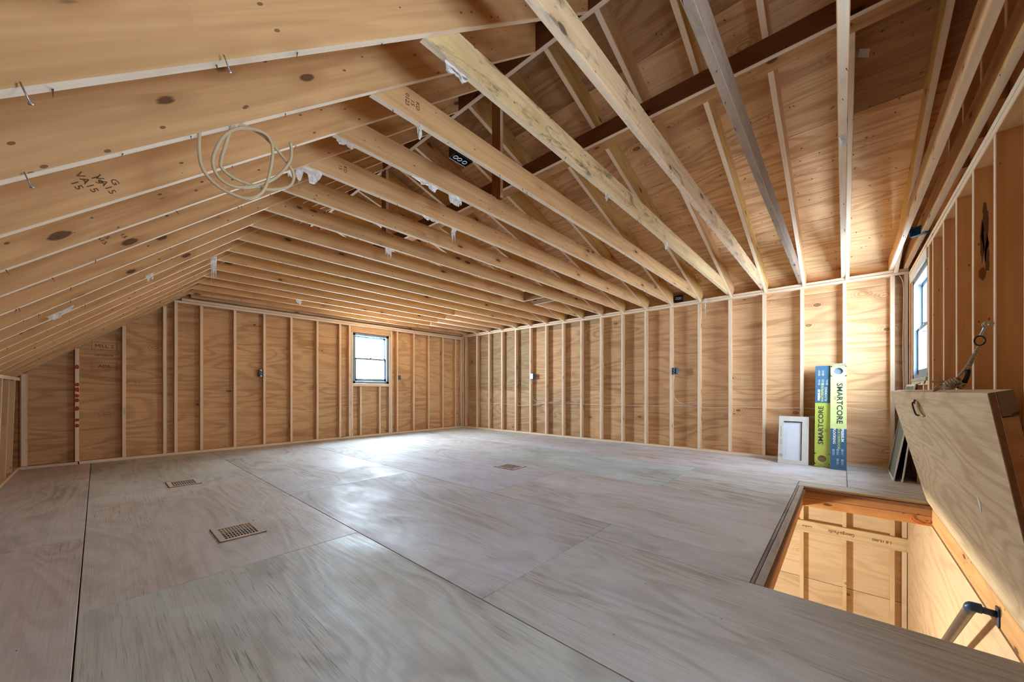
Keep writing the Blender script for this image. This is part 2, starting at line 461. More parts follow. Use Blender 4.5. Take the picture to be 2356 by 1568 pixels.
# ------------------------------------------------------------------ FLOOR
floor = struct(join_boxes('floor', [(-1.3, OX0 + 0.03, N - 0.09, D + 0.1, -0.045, -0.019), (OX1 - 0.03, W + 0.1, N - 0.09, D + 0.1, -0.045, -0.019),
                                    (OX0, OX1, OY - 0.02, D + 0.1, -0.045, -0.019)], M['edge']))
cols = [(-1.3, -0.054), (-0.054, 1.12), (1.12, 2.338), (2.338, 3.54), (3.54, 4.72), (4.72, W + 0.09)]
starts = [3.5, 2.33, 1.18, 2.35, 1.3, -0.03]
fcol = [(0.95, 0.88, 0.82), (0.95, 0.92, 0.89), (0.90, 0.91, 0.92), (0.97, 1.0, 1.03), (0.94, 0.98, 1.04), (1.06, 1.08, 1.08)]
def floor_piece(x0, x1, y0, y1, col):
    slab('floor_panel', (x1, y0, 0), (0, 1, 0), (-1, 0, 0), y1 - y0, x1 - x0, 0.019, M['floor_ply'], floor, col=(*col, 1), gap=0.0022)
for (x0, x1), st, fc in zip(cols, starts, fcol):
    ys = [N - 0.09]; y = st
    while y - 2.4384 > N + 0.3: y -= 2.4384
    while y < D - 0.3: ys.append(y); y += 2.4384
    ys.append(D + 0.09)
    for a, b in zip(ys, ys[1:]):
        c = tuple(q * random.uniform(0.95, 1.05) for q in fc)
        if x1 <= OX0 or x0 >= OX1 or a >= OY + 0.05: floor_piece(x0, x1, a, b, c)
        else:
            if b > OY + 0.046: floor_piece(max(x0, OX0), min(x1, OX1), max(a, OY + 0.046), b, c)
            if x0 < OX0: floor_piece(x0, OX0, a, b, c)
            if x1 > OX1:
                floor_piece(OX1 + 0.05, x1, a, min(b, OY + 0.044), c)
                if b > OY + 0.05: floor_piece(OX1, x1, OY + 0.046, b, c)
            if x0 < OX0 < x1 and b <= OY + 0.046: pass
# trim strips round the opening
bx('edge_strip', OX0, OX1, OY - 0.005, OY + 0.026, -0.018, 0.004, M['floor_ply'], floor, col=(0.78, 0.70, 0.66, 1))
bx('edge_strip', OX0, OX1, OY + 0.030, OY + 0.044, -0.018, 0.001, M['floor_ply'], floor, col=(0.62, 0.52, 0.46, 1))
bx('edge_strip', OX1 + 0.003, OX1 + 0.048, N - 0.0, OY + 0.044, -0.018, 0.003, M['hatch_ply'], floor, col=(0.95, 0.93, 0.9, 1))
# joists and headers round the opening
bx('header', OX1 + 0.002, OX1 + 0.04, N - 0.08, OY, -0.105, -0.019, M['lumber'], floor, col=(0.62, 0.50, 0.42, 1))
bx('header', OX1 + 0.0, OX1 + 0.04, N - 0.08, OY, -0.185, -0.107, M['lumber'], floor, col=(0.86, 0.66, 0.50, 1))
bx('header', OX0 - 0.04, OX0 - 0.002, N - 0.08, OY, -0.24, -0.019, M['lumber'], floor)
bx('trimmer_joist', OX0 - 0.04, OX1 + 0.04, OY + 0.0, OY + 0.038, -0.185, -0.019, M['lumber'], floor, col=(0.72, 0.55, 0.45, 1))
bx('rim_board', OX0 - 0.5, OX1 + 0.1, N - 0.04, N + 0.010, -0.172, -0.045, M['lumber'], floor, col=(1.1, 0.98, 0.80, 1))
bx('rim_board', OX0 - 0.5, OX1 + 0.04, N - 0.04, N + 0.012, -0.043, 0.0, M['hatch_ply'], floor, col=(0.9, 0.88, 0.84, 1))
for x in [OX1 + 0.3 + 0.4 * i for i in range(4)]:
    bx('floor_joist', x, x + 0.038, N - 0.05, D, -0.235, -0.046, M['lumber'], floor, seg=3)
for y in [OY + 0.4 * i for i in range(1, 17)]:
    bx('floor_joist', -0.6, OX1, y, y + 0.038, -0.235, -0.046, M['lumber'], floor, seg=3)

# ------------------------------------------------------------------ LONG WALL (right)
wall_right = struct(box('wall_right', W + 0.112, W + 0.14, N - 0.15, D + 0.15, -0.25, 2.62, M['siding']))
def ycuts(n0):
    return sorted([N - 0.1] + [6.8956 - S * n for n in range(n0, 19, 6) if 6.8956 - S * n > N + 0.2] + [D + 0.1])
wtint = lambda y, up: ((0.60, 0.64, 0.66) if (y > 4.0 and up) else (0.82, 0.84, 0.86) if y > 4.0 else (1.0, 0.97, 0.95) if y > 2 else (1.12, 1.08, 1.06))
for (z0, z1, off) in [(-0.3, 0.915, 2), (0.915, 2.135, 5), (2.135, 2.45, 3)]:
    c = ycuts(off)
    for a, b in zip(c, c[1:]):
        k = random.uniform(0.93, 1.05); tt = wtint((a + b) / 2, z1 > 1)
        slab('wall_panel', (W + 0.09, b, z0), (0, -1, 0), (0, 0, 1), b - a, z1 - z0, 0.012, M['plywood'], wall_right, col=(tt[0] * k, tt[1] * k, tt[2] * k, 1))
stud_y = [6.9146 - S * n for n in range(19)]
for i, y in enumerate([7.012] + stud_y):
    k = random.uniform(0.95, 1.12)
    bx('stud', W, W + 0.089, y - 0.038, y, 0.038, 2.207, M['stud'], wall_right, col=(k, k * 0.99, k * 0.98, 1))
bx('stud', W + 0.0, W + 0.089, N + 0.002, N + 0.04, 0.038, 2.207, M['stud'], wall_right, col=(0.6, 0.58, 0.56, 1))
bx('bottom_plate', W, W + 0.089, N, D, 0.0, 0.038, M['stud'], wall_right)
bx('top_plate', W, W + 0.089, N, D, 2.207, 2.2405, M['stud'], wall_right)
bx('top_plate', W - 0.002, W + 0.087, N, D, 2.242, 2.275, M['stud'], wall_right)

# ------------------------------------------------------------------ FAR GABLE
wall_back = struct(join_boxes('wall_back', [(-1.4, 3.26, D + 0.112, D + 0.14, -0.25, 3.8), (4.04, W + 0.15, D + 0.112, D + 0.14, -0.25, 3.8),
                                            (3.26, 4.04, D + 0.112, D + 0.14, -0.25, 1.04), (3.26, 4.04, D + 0.112, D + 0.14, 2.03, 3.8)], M['siding']))
def gable_panels(wall, y, sgn, openx, openz, offs, extra=None):
    for (z0, z1, off) in offs:
        xs = [-1.2] + list(off) + [W + 0.1]
        for a, b in zip(xs, xs[1:]):
            def put(a, b, z0, z1, c):
                if b - a < 0.01 or z1 - z0 < 0.01: return
                if extra and a < extra[1] and b > extra[0] and z0 < extra[3] and z1 > extra[2] and not (extra[0] <= a and b <= extra[1]):
                    put(a, max(a, extra[0]), z0, z1, c); put(min(b, extra[1]), b, z0, z1, c); a, b = max(a, extra[0]), min(b, extra[1])
                if extra and extra[0] <= a and b <= extra[1] and z0 < extra[3] and z1 > extra[2]:
                    if z0 < extra[2]: put(a, b, z0, extra[2], c)
                    if z1 > extra[3]: put(a, b, extra[3], z1, c)
                    return
                if sgn > 0: slab('wall_panel', (a, y, z0), (1, 0, 0), (0, 0, 1), b - a, z1 - z0, 0.012, M['plywood'], wall, col=c)
                else: slab('wall_panel', (b, y, z0), (-1, 0, 0), (0, 0, 1), b - a, z1 - z0, 0.012, M['plywood'], wall, col=c)
            k = random.uniform(0.88, 1.04); m = (a + b) / 2
            c = (k * 1.0, k * 0.93, k * 0.86, 1) if m < 2.2 else (k * 1.05, k * 1.02, k * 0.98, 1)
            ox0, ox1 = openx; oz0, oz1 = openz
            if b <= ox0 or a >= ox1 or z1 <= oz0 or z0 >= oz1: put(a, b, z0, z1, c)
            else:
                put(a, min(b, ox0), z0, z1, c); put(max(a, ox1), b, z0, z1, c)
                put(max(a, ox0), min(b, ox1), z0, oz0, c); put(max(a, ox0), min(b, ox1), oz1, z1, c)
gable_panels(wall_back, D + 0.09, 1, (3.27, 4.03), (1.04, 2.02), [(-0.3, 0.915, (0.233, 2.627, 5.018)), (0.915, 2.135, (1.419, 3.21, 4.625)), (2.135, 3.35, (0.739, 3.03)), (3.35, 3.8, (1.2,))])
def topz(x): return min(2.15, rl(x) - 0.005)
gx = [-0.186, 0.214, 0.604, 0.720, 1.0, 1.40, 1.793, 2.189, 2.608, 3.011, 4.205, 4.606, 4.999, 5.40, 5.78]
for i, x in enumerate(gx):
    k = random.uniform(0.92, 1.05)
    o = bx('stud', x, x + 0.038, D, D + 0.089, 0.038, topz(x + 0.019), M['stud'], wall_back, col=(k, k * 0.90, k * 0.76, 1))
    if i == 0: red_stud = o
for x in (5.962,):
    bx('stud', x, x + 0.038, D, D + 0.089, 0.038, 2.15, M['stud'], wall_back)
bx('stud', -0.592, -0.540, D - 0.01, D + 0.079, 0.04, 1.10, M['stud'], wall_back, ch=0.012)
for x in (3.193, 3.234): bx('jamb_stud', x, x + 0.038, D, D + 0.089, 0.038, 2.15 if x < 3.2 else 2.03, M['stud'], wall_back)
for x in (4.026, 4.067): bx('jamb_stud', x, x + 0.038, D, D + 0.089, 0.038, 2.15 if x > 4.05 else 2.03, M['stud'], wall_back)
for x in (3.409, 3.808): bx('cripple_stud', x, x + 0.038, D, D + 0.089, 0.038, 0.985, M['stud'], wall_back)
bx('rough_sill', 3.272, 4.026, D, D + 0.089, 0.990, 1.046, M['stud'], wall_back)
bx('header', 3.233, 4.066, D + 0.002, D + 0.089, 2.032, 2.149, M['stud'], wall_back, col=(0.95, 0.88, 0.84, 1))
bx('bottom_plate', -0.15, W, D, D + 0.089, 0, 0.038, M['stud'], wall_back)
bx('bottom_plate', -0.6, -0.16, D, D + 0.089, 0, 0.036, M['stud'], wall_back, col=(0.6, 0.56, 0.52, 1))
bx('top_plate', 0.72, 3.6, D, D + 0.089, 2.151, 2.187, M['stud'], wall_back)
bx('top_plate', 3.602, W, D, D + 0.089, 2.151, 2.187, M['stud'], wall_back)
bx('top_plate', 0.80, 2.2, D, D + 0.089, 2.189, 2.225, M['stud'], wall_back)
bx('top_plate', 2.202, W, D, D + 0.089, 2.189, 2.225, M['stud'], wall_back)

# ------------------------------------------------------------------ NEAR GABLE (window at the right edge)
wall_front = struct(join_boxes('wall_front', [(-1.4, 0.57, N - 0.14, N - 0.112, -0.25, 3.8), (1.33, 4.79, N - 0.14, N - 0.112, -0.25, 3.8),
                                              (0.57, 1.33, N - 0.14, N - 0.112, -0.25, 1.04), (0.57, 1.33, N - 0.14, N - 0.112, 1.86, 3.8), (5.73, W + 0.15, N - 0.14, N - 0.112, -0.25, 3.8),
                                              (4.79, 5.73, N - 0.14, N - 0.112, -0.25, 1.02), (4.79, 5.73, N - 0.14, N - 0.112, 2.05, 3.8)], M['siding']))
gable_panels(wall_front, N - 0.09, -1, (4.80, 5.72), (1.03, 2.04), [(-0.2, 0.915, (1.669, 4.109)), (0.915, 2.135, (2.479, 4.539)), (2.135, 3.35, (2.719,)), (3.35, 3.8, (1.2,))], (0.58, 1.32, 1.05, 1.85))  # last argument cuts the opening for the added window
for x in [0.02, 0.43, 0.54, 1.325, 1.65, 2.05, 2.46, 2.866, 3.265, 3.68, 4.09, 4.52]:
    k = random.uniform(0.80, 0.92)
    bx('stud', x, x + 0.038, N - 0.089, N, 0.0 if not (OX0 < x < OX1) else 0.0, min(2.145, rl(x) - 0.01), M['stud'], wall_front, col=(k, k * 0.80, k * 0.62, 1))  # brown tint paints in the shade on the stud sides
for x in (4.70, 4.745): bx('jamb_stud', x, x + 0.038, N - 0.089, N, 0, 2.145 if x < 4.72 else 2.05, M['stud'], wall_front, col=(0.9, 0.72, 0.56, 1))
bx('jamb_stud', 5.74, 5.778, N - 0.089, N, 0, 2.05, M['stud'], wall_front)
bx('stud', 5.945, 5.983, N - 0.089, N, 0, 2.145, M['stud'], wall_front, col=(1, 0.9, 0.78, 1))
for x in (5.0, 5.4): bx('cripple_stud', x, x + 0.038, N - 0.089, N, 0, 0.96, M['stud'], wall_front)
bx('rough_sill', 4.785, 5.74, N - 0.089, N, 0.962, 1.0, M['stud'], wall_front)
bx('header', 4.745, 5.78, N - 0.08, N + 0.012, 2.052, 2.144, M['white_board'], wall_front)
bx('top_plate', 0.75, W, N - 0.089, N, 2.146, 2.182, M['stud'], wall_front, col=(1.0, 0.95, 0.82, 1))
bx('top_plate', 0.80, W, N - 0.089, N, 2.184, 2.22, M['stud'], wall_front, col=(1.0, 0.95, 0.82, 1))
for x in [1.9, 2.3, 2.7, 3.1, 3.5, 3.9]:
    bx('gable_stud', x, x + 0.038, N - 0.089, N - 0.0, 2.43, rr(x) - 0.02 if x > RX else rl(x) - 0.02, M['stud'], wall_front, col=(0.8, 0.62, 0.48, 1))

# ------------------------------------------------------------------ KNEE WALL (left)
wall_left = struct(box('wall_left', -0.75, -0.72, N - 0.1, D + 0.1, -0.1, 1.2, M['siding']))
for a, b in [(N, 1.8), (1.8, 4.2), (4.2, D + 0.08)]:
    slab('wall_panel', (-0.70, a, 0), (0, 1, 0), (0, 0, 1), b - a, 1.2, 0.012, M['plywood'], wall_left, col=(0.7, 0.64, 0.58, 1))
for i in range(19):
    y = 6.62 - S * i
    k = random.uniform(0.85, 1.0)
    lumber('stud', (-0.655, y, 0.03), (-0.63, y, 1.02), (1, 0, 0), 0.089, 0.038, M['stud'], wall_left, col=(k, k * 0.95, k * 0.88, 1))
bx('bottom_plate', -0.70, KX, N, D - 0.02, 0, 0.036, M['stud'], wall_left)
bx('top_plate', -0.675, KX + 0.02, N, D - 0.12, 1.02, 1.056, M['stud'], wall_left)

# ------------------------------------------------------------------ ROOF AND CEILING FRAMING
tl, tr = math.atan(0.83), math.atan(0.288)
def quad_slab(x0, z0, x1, z1, t, y0, y1):
    return [(x0, y0, z0), (x1, y0, z1), (x1, y1, z1), (x0, y1, z0), (x0, y0, z0 + t), (x1, y0, z1 + t), (x1, y1, z1 + t), (x0, y1, z0 + t)]
LD, RD = 0.165, 0.184
dl = LD / math.cos(tl); dr = RD / math.cos(tr)
V = quad_slab(-1.5, rl(-1.5) + dl + 0.02, RX + 0.1, rl(RX + 0.1) + dl + 0.02, 0.02, N - 0.2, D + 0.2)
V2 = quad_slab(RX - 0.02, rr(RX - 0.02) + dr + 0.02, 6.5, rr(6.5) + dr + 0.02, 0.02, N - 0.2, D + 0.2)
Fq = [(0, 3, 2, 1), (4, 5, 6, 7), (0, 1, 5, 4), (1, 2, 6, 5), (2, 3, 7, 6), (3, 0, 4, 7)]
ceiling = struct(mesh_obj('ceiling', V + V2, Fq + [tuple(i + 8 for i in f) for f in Fq], M['shingle']))
# roof sheets, left slope (seen from below)
ul = Vector((math.cos(tl), 0, math.sin(tl)))
xs = [-1.4, -0.55, 0.37, 1.29, RX + 0.02]
for r, (a, b) in enumerate(zip(xs, xs[1:])):
    ys = [N - 0.12] + [q for q in (0.4 + 1.2 * (r % 2) + 2.4384 * i for i in range(4)) if q < D] + [D + 0.12]
    for y0, y1 in zip(ys, ys[1:]):
        slab('roof_panel', (a, y0, rl(a) + dl), (0, 1, 0), (ul.x, 0, ul.z), y1 - y0, (b - a) / math.cos(tl), 0.014, M['roof_ply'], ceiling)
ur = Vector((math.cos(tr), 0, -math.sin(tr)))
xs = [RX + 0.02, 2.71, 3.88, 5.05, 6.32]
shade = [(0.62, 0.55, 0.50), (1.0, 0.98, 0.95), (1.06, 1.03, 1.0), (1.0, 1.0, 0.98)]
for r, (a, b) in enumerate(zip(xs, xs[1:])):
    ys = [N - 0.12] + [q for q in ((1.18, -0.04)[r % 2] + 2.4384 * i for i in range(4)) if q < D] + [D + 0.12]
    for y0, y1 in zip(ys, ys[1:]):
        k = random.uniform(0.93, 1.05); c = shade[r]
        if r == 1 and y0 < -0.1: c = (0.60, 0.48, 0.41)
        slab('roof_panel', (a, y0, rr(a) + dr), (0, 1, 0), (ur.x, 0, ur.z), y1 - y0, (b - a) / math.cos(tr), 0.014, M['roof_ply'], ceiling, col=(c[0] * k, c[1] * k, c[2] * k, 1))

bx('ridge_beam', RX, RX + 0.038, N - 0.08, D + 0.08, 3.292, 3.50, M['lumber'], ceiling, col=(0.30, 0.20, 0.14, 1))  # dark tint puts shade on the face turned from the windows
# left rafters
rafters = {}
for k, y in enumerate(yk):
    yc = y - 0.057
    x0, x1 = -0.95, RX - 0.001
    off = LD / 2
    nx, nz = -math.sin(tl), math.cos(tl)
    p0 = (x0 + nx * off, yc, rl(x0) + nz * off); p1 = (x1 + nx * off, yc, rl(x1) + nz * off)
    # width axis is perpendicular to the slope; plumb cut at the ridge
    c = 0.95 + 0.1 * random.random()
    rafters[k - 1] = lumber('rafter', p0, p1, (nx, 0, nz), LD, 0.038, M['lumber'], ceiling, cut1=math.tan(tl), cut0=0, col=(c, c * 0.97, c * 0.92, 1))
# shift: plumb cut extends the upper edge of the rafter back to the ridge
lumber('rafter', (-0.95 - math.sin(tl) * LD / 2, D + 0.02, rl(-0.95) + math.cos(tl) * LD / 2), (RX - math.sin(tl) * LD / 2, D + 0.02, rl(RX) + math.cos(tl) * LD / 2), (-math.sin(tl), 0, math.cos(tl)), LD, 0.038, M['lumber'], ceiling)
# right rafters
for k, y in enumerate(yk):
    yc = y - 0.057
    x0, x1 = RX + 0.04, 6.12
    nx, nz = math.sin(tr), math.cos(tr)
    c = random.uniform(0.92, 1.08); g = random.random()
    lumber('rafter', (x0 + nx * RD / 2, yc, rr(x0) + nz * RD / 2), (x1 + nx * RD / 2, yc, rr(x1) + nz * RD / 2), (nx, 0, nz), RD, 0.038,
           M['lumber'], ceiling, cut0=-math.tan(tr), col=(c, c * (1.02 if g > 0.3 else 0.97), c * (0.74 if g > 0.3 else 0.92), 1))
# ceiling joists
joists = {}
for k, y in enumerate(yk):
    i = k - 1
    c = random.uniform(0.97, 1.1); g = random.random()
    col = (c, c * (1.0 if g > 0.5 else 0.97), c * (0.88 if g > 0.5 else 0.93), 1)
    if i == 1: col = (0.85, 0.80, 0.78, 1)
    if i == 9:
        joists[i] = bx('ceiling_joist', 0.84, 4.34, y - 0.038, y, JZ, JZ + 0.14, M['lumber'], ceiling, col=col)
        bx('ceiling_joist', 4.66, W + 0.08, y - 0.038, y, JZ, JZ + 0.14, M['lumber'], ceiling, col=col)
        for xx in (4.342, 4.62): bx('blocking', xx, xx + 0.038, yk[k - 1] + 0.001, y + (0.0 if xx < 4.5 else 0.0), JZ, JZ + 0.14, M['lumber'], ceiling, col=(0.55, 0.5, 0.45, 1))
    else:
        joists[i] = bx('ceiling_joist', 0.84, W + 0.08, y - 0.038, y, JZ, JZ + 0.14, M['weathered' if i == 1 else 'mouldy' if i in (2, 3) else 'lumber'], ceiling, col=col)
    if i in (13, 14, 15, 16):
        # ends spliced with paler lumber
        joists[i].color = (c * 0.9, c * 0.86, c * 0.8, 1)
        bx('joist_splice', 4.3 + 0.12 * (i - 13), W + 0.06, y - 0.077, y - 0.039, JZ + 0.002, JZ + 0.14, M['stud'], ceiling, col=(1.1, 1.05, 0.98, 1))
bx('ceiling_joist', 0.9, W, N + 0.005, N + 0.043, 2.262, JZ + 0.14, M['lumber'], ceiling, col=(1.05, 0.98, 0.84, 1))
bx('ceiling_joist', 0.9, W, D + 0.005, D + 0.043, 2.25, JZ + 0.12, M['lumber'], ceiling)
# strongback under the right rafters
bx('strongback', 2.825, 2.863, N - 0.05, D, 3.02, 3.150, M['lumber'], ceiling, col=(0.26, 0.15, 0.10, 1))  # dark tint stands in for shade on the left face
lumber('strongback', (2.968, N - 0.05, rr(2.968) - 0.02), (2.968, D, rr(2.968) - 0.02), (math.cos(tr), 0, -math.sin(tr)), 0.13, 0.036, M['lumber'], ceiling, col=(0.9, 0.8, 0.7, 1))
# posts from joists to the ridge
for y in (2.02, 3.72, 5.5):
    bx('ridge_post', RX + 0.02, RX + 0.058, y - 0.045, y + 0.044, JZ + 0.13, 3.292, M['lumber'], ceiling, col=(0.42, 0.28, 0.20, 1))  # posts tinted dark to imitate their shaded left side

# nail points through the roof sheets
V = []; F = []
def spike(p, d, L, r=0.0018):
    k = len(V); d = Vector(d).normalized(); s = d.orthogonal().normalized() * r; u = d.cross(s)
    p = Vector(p)
    V.extend([p + s, p - s * 0.5 + u, p - s * 0.5 - u, p + d * L]); F.extend([(k, k + 1, k + 3), (k + 1, k + 2, k + 3), (k + 2, k, k + 3)])
for i in range(620):
    x = random.uniform(2.2, 5.9); y = random.uniform(-0.5, 6.5)
    x = 2.2 + round((x - 2.2) / 0.14) * 0.14 + random.uniform(-0.02, 0.02)
    z = rr(x) + dr
    spike((x, y, z), (random.uniform(-.3, .3), random.uniform(-.3, .3), -1), random.uniform(0.012, 0.026))
    for q in range(2): spike((x, y, z - 0.001), (random.uniform(-1, 1), random.uniform(-1, 1), -0.12), 0.016, 0.0022)
o = mesh_obj('nail_points', V, F, M['nail'], ceiling); o['kind'] = 'stuff'
# ------------------------------------------------------------------ LOWER LEVEL seen through the stair opening
GZ = -2.75
fl2 = struct(box('floor', -0.75, W + 0.14, N - 0.14, D + 0.14, GZ - 0.1, GZ, M['concrete']))
box('wall_cladding', W + 0.112, W + 0.14, N - 0.15, D + 0.15, GZ, -0.25, M['siding'], wall_right)
box('wall_cladding', -0.75, -0.72, N - 0.1, D + 0.1, GZ, -0.1, M['lower_ply'], wall_left)
box('wall_cladding', -0.8, W + 0.15, D + 0.095, D + 0.14, GZ, -0.25, M['lower_ply'], wall_back)
box('wall_cladding', -0.8, W + 0.15, N - 0.14, N - 0.05, GZ, -0.25, M['lower_ply'], wall_front)
for (z0, z1, off) in [(GZ, -1.505, 1), (-1.502, -0.285, 4)]:
    c = ycuts(off)
    for a, b in zip(c, c[1:]):
        k = random.uniform(0.94, 1.04)
        slab('wall_panel', (W + 0.09, b, z0), (0, -1, 0), (0, 0, 1), b - a, z1 - z0, 0.012, M['lower_ply'], wall_right, col=(k, k, k, 1))
for y in [6.9146 - S * n for n in range(19)]:
    if y < 4.0: bx('stud', W + 0.0, W + 0.089, y - 0.038, y, GZ, -0.24, M['lower_ply'], wall_right, col=(1, .97, .93, 1))
bx('stud', W + 0.0, W + 0.089, N + 0.012, N + 0.05, GZ, -0.24, M['lower_ply'], wall_right)
bx('stud', W - 0.05, W - 0.012, N - 0.04, N + 0.010, GZ, -0.19, M['lower_ply'], wall_front, col=(1, .97, .93, 1))
bx('top_plate', W, W + 0.089, N, 4.0, -0.238, -0.2, M['lower_ply'], wall_right)
slab('wall_panel', (5.90, N + 0.006, GZ), (-1, 0, 0), (0, 0, 1), 2.4384, 2.555, 0.012, M['lower_ply'], wall_front, col=(1, .97, .95, 1))
slab('wall_panel', (5.90 - 2.4384, N + 0.006, GZ), (-1, 0, 0), (0, 0, 1), 2.4384, 2.555, 0.012, M['lower_ply'], wall_front, col=(1.02, 1, .97, 1))
led = bx('ledger_board', W - 0.045, W - 0.005, N + 0.0, 1.6, -0.882, -0.735, M['lower_ply'], wall_right, col=(0.92, 0.92, 0.85, 1))
text('printed_lettering', 'Georgia-Pacific', 0.055, (W - 0.0462, 0.02, -0.806), (0, 1, 0), (0, 0, -1), M['stamp'], led, sx=0.72)
text('printed_lettering', '1-8 15.000', 0.042, (W - 0.0462, -0.33, -0.806), (0, 1, 0), (0, 0, -1), M['stamp'], led, sx=0.9)
text('printed_lettering', 'Lumber', 0.035, (W - 0.0462, 0.34, -0.80), (0, 1, 0), (0, 0, -1), M['stamp'], led, sx=0.9)

# ------------------------------------------------------------------ WINDOWS
def window(name, x0, x1, z0, z1, y, sgn, glass='glass'):
    """sgn +1: seen from -y side (far gable); -1: seen from +y side"""
    def yy(a, b): return (y + sgn * a, y + sgn * b) if sgn > 0 else (y + sgn * b, y + sgn * a)
    w = struct(join_boxes(name, [(x0, x0 + 0.045, *yy(0.0, 0.10), z0, z1), (x1 - 0.045, x1, *yy(0.0, 0.10), z0, z1),
                                 (x0, x1, *yy(0.0, 0.10), z1 - 0.035, z1), (x0, x1, *yy(0.0, 0.11), z0, z0 + 0.04)], M['vinyl']))
    m = (z0 + z1) / 2
    for (a, b, q, nm) in [(z0 + 0.042, m + 0.016, 0.030, 'sash'), (m - 0.016, z1 - 0.037, 0.062, 'sash')]:
        s = join_boxes(nm, [(x0 + 0.047, x0 + 0.083, *yy(q, q + 0.03), a, b), (x1 - 0.083, x1 - 0.047, *yy(q, q + 0.03), a, b),
                            (x0 + 0.047, x1 - 0.047, *yy(q, q + 0.03), a, a + (0.05 if q < .05 else 0.03)), (x0 + 0.047, x1 - 0.047, *yy(q, q + 0.03), b - 0.032, b)], M['vinyl'], w)
        box('pane', x0 + 0.08, x1 - 0.08, *yy(q + 0.012, q + 0.017), a + 0.03, b - 0.03, M[glass], s)
    for xx in (x0 + 0.0455, x1 - 0.0475 - 0.001):
        box('sash_track', xx, xx + 0.003, *yy(0.004, 0.028), m, z1 - 0.037, M['track'], w)
    join_boxes('sash_lock', [((x0 + x1) / 2 - 0.02, (x0 + x1) / 2 + 0.02, *yy(0.018, 0.045), m + 0.017, m + 0.028)], M['dark_steel'], w)
    return w
win1 = window('window_1', 3.274, 4.024, 1.048, 2.018, D + 0.012, 1)
win2 = window('window_2', 4.80, 5.72, 1.03, 2.04, N - 0.004, -1, 'dimmed_glass')
added_win = window('added_light_window', 0.582, 1.318, 1.052, 1.848, N - 0.004, -1, 'dimmed_added_glass')  # unseen window, added to bring light to the left side
box('sill', 4.79, 5.73, N - 0.05, N + 0.012, 1.0, 1.030, M['sill'], win2, b=0.004)

# ------------------------------------------------------------------ FLOOR REGISTERS
def register(x0, y0, lx, ly, label, nx, ny, rust):
    t = thing('floor_register', label, 'vent', (x0 + lx / 2, y0 + ly / 2, 0.0), 'metal floor registers set in the plywood floor')
    bw = 0.032; zt = 0.0045
    join_boxes('frame', [(x0, x0 + lx, y0, y0 + bw, 0.0005, zt), (x0, x0 + lx, y0 + ly - bw, y0 + ly, 0.0005, zt),
                         (x0, x0 + bw, y0, y0 + ly, 0.0005, zt - 0.0002), (x0 + lx - bw, x0 + lx, y0, y0 + ly, 0.0005, zt - 0.0002)], M['register'], t)
    ix0, ix1, iy0, iy1 = x0 + bw, x0 + lx - bw, y0 + bw, y0 + ly - bw
    box('duct_opening', ix0, ix1, iy0, iy1, 0.0006, 0.0014, M['black'], t)
    bars = []
    for i in range(1, nx): 
        c = ix0 + (ix1 - ix0) * i / nx; bars.append((c - 0.0022, c + 0.0022, iy0, iy1, 0.0016, zt - 0.0006))
    join_boxes('slats', bars, M['register'], t)
    bars = []
    for i in range(1, ny):
        c = iy0 + (iy1 - iy0) * i / ny; bars.append((ix0, ix1, c - 0.0022, c + 0.0022, 0.0016, zt - 0.0008))
    join_boxes('cross_bars', bars, M['register'], t)
    if rust:
        join_boxes('damper_plate', [(ix0, ix1, iy0 + (iy1 - iy0) * 0.5, iy1, 0.0014, 0.0016)], M['duct'], t)
    for cx, cy in [(x0, y0), (x0 + lx, y0), (x0, y0 + ly), (x0 + lx, y0 + ly)]:
        join_boxes('corner_dark_tab', [(cx - 0.004, cx + 0.004, cy - 0.004, cy + 0.004, 0.0004, zt + 0.0008)], M['register_dark'], t)  # small dark squares at the frame corners
    join_boxes('rusty_edge', [(x0 - 0.003, x0 + 0.001, y0, y0 + ly, 0.0003, zt + .0004), (x0, x0 + lx, y0 - 0.003, y0 + 0.0005, 0.0003, zt - .001)], M['register_dark'], t)
    return t
register(0.490, 2.783, 0.236, 0.295, 'tan metal floor register nearest the camera, damper showing through its grid', 11, 6, True)
register(0.449, 4.705, 0.233, 0.287, 'tan metal floor register nearer the far gable wall, dark openings', 10, 5, False)
register(3.164, 2.826, 0.246, 0.29, 'pale floor register in the middle of the bright floor', 9, 6, False)

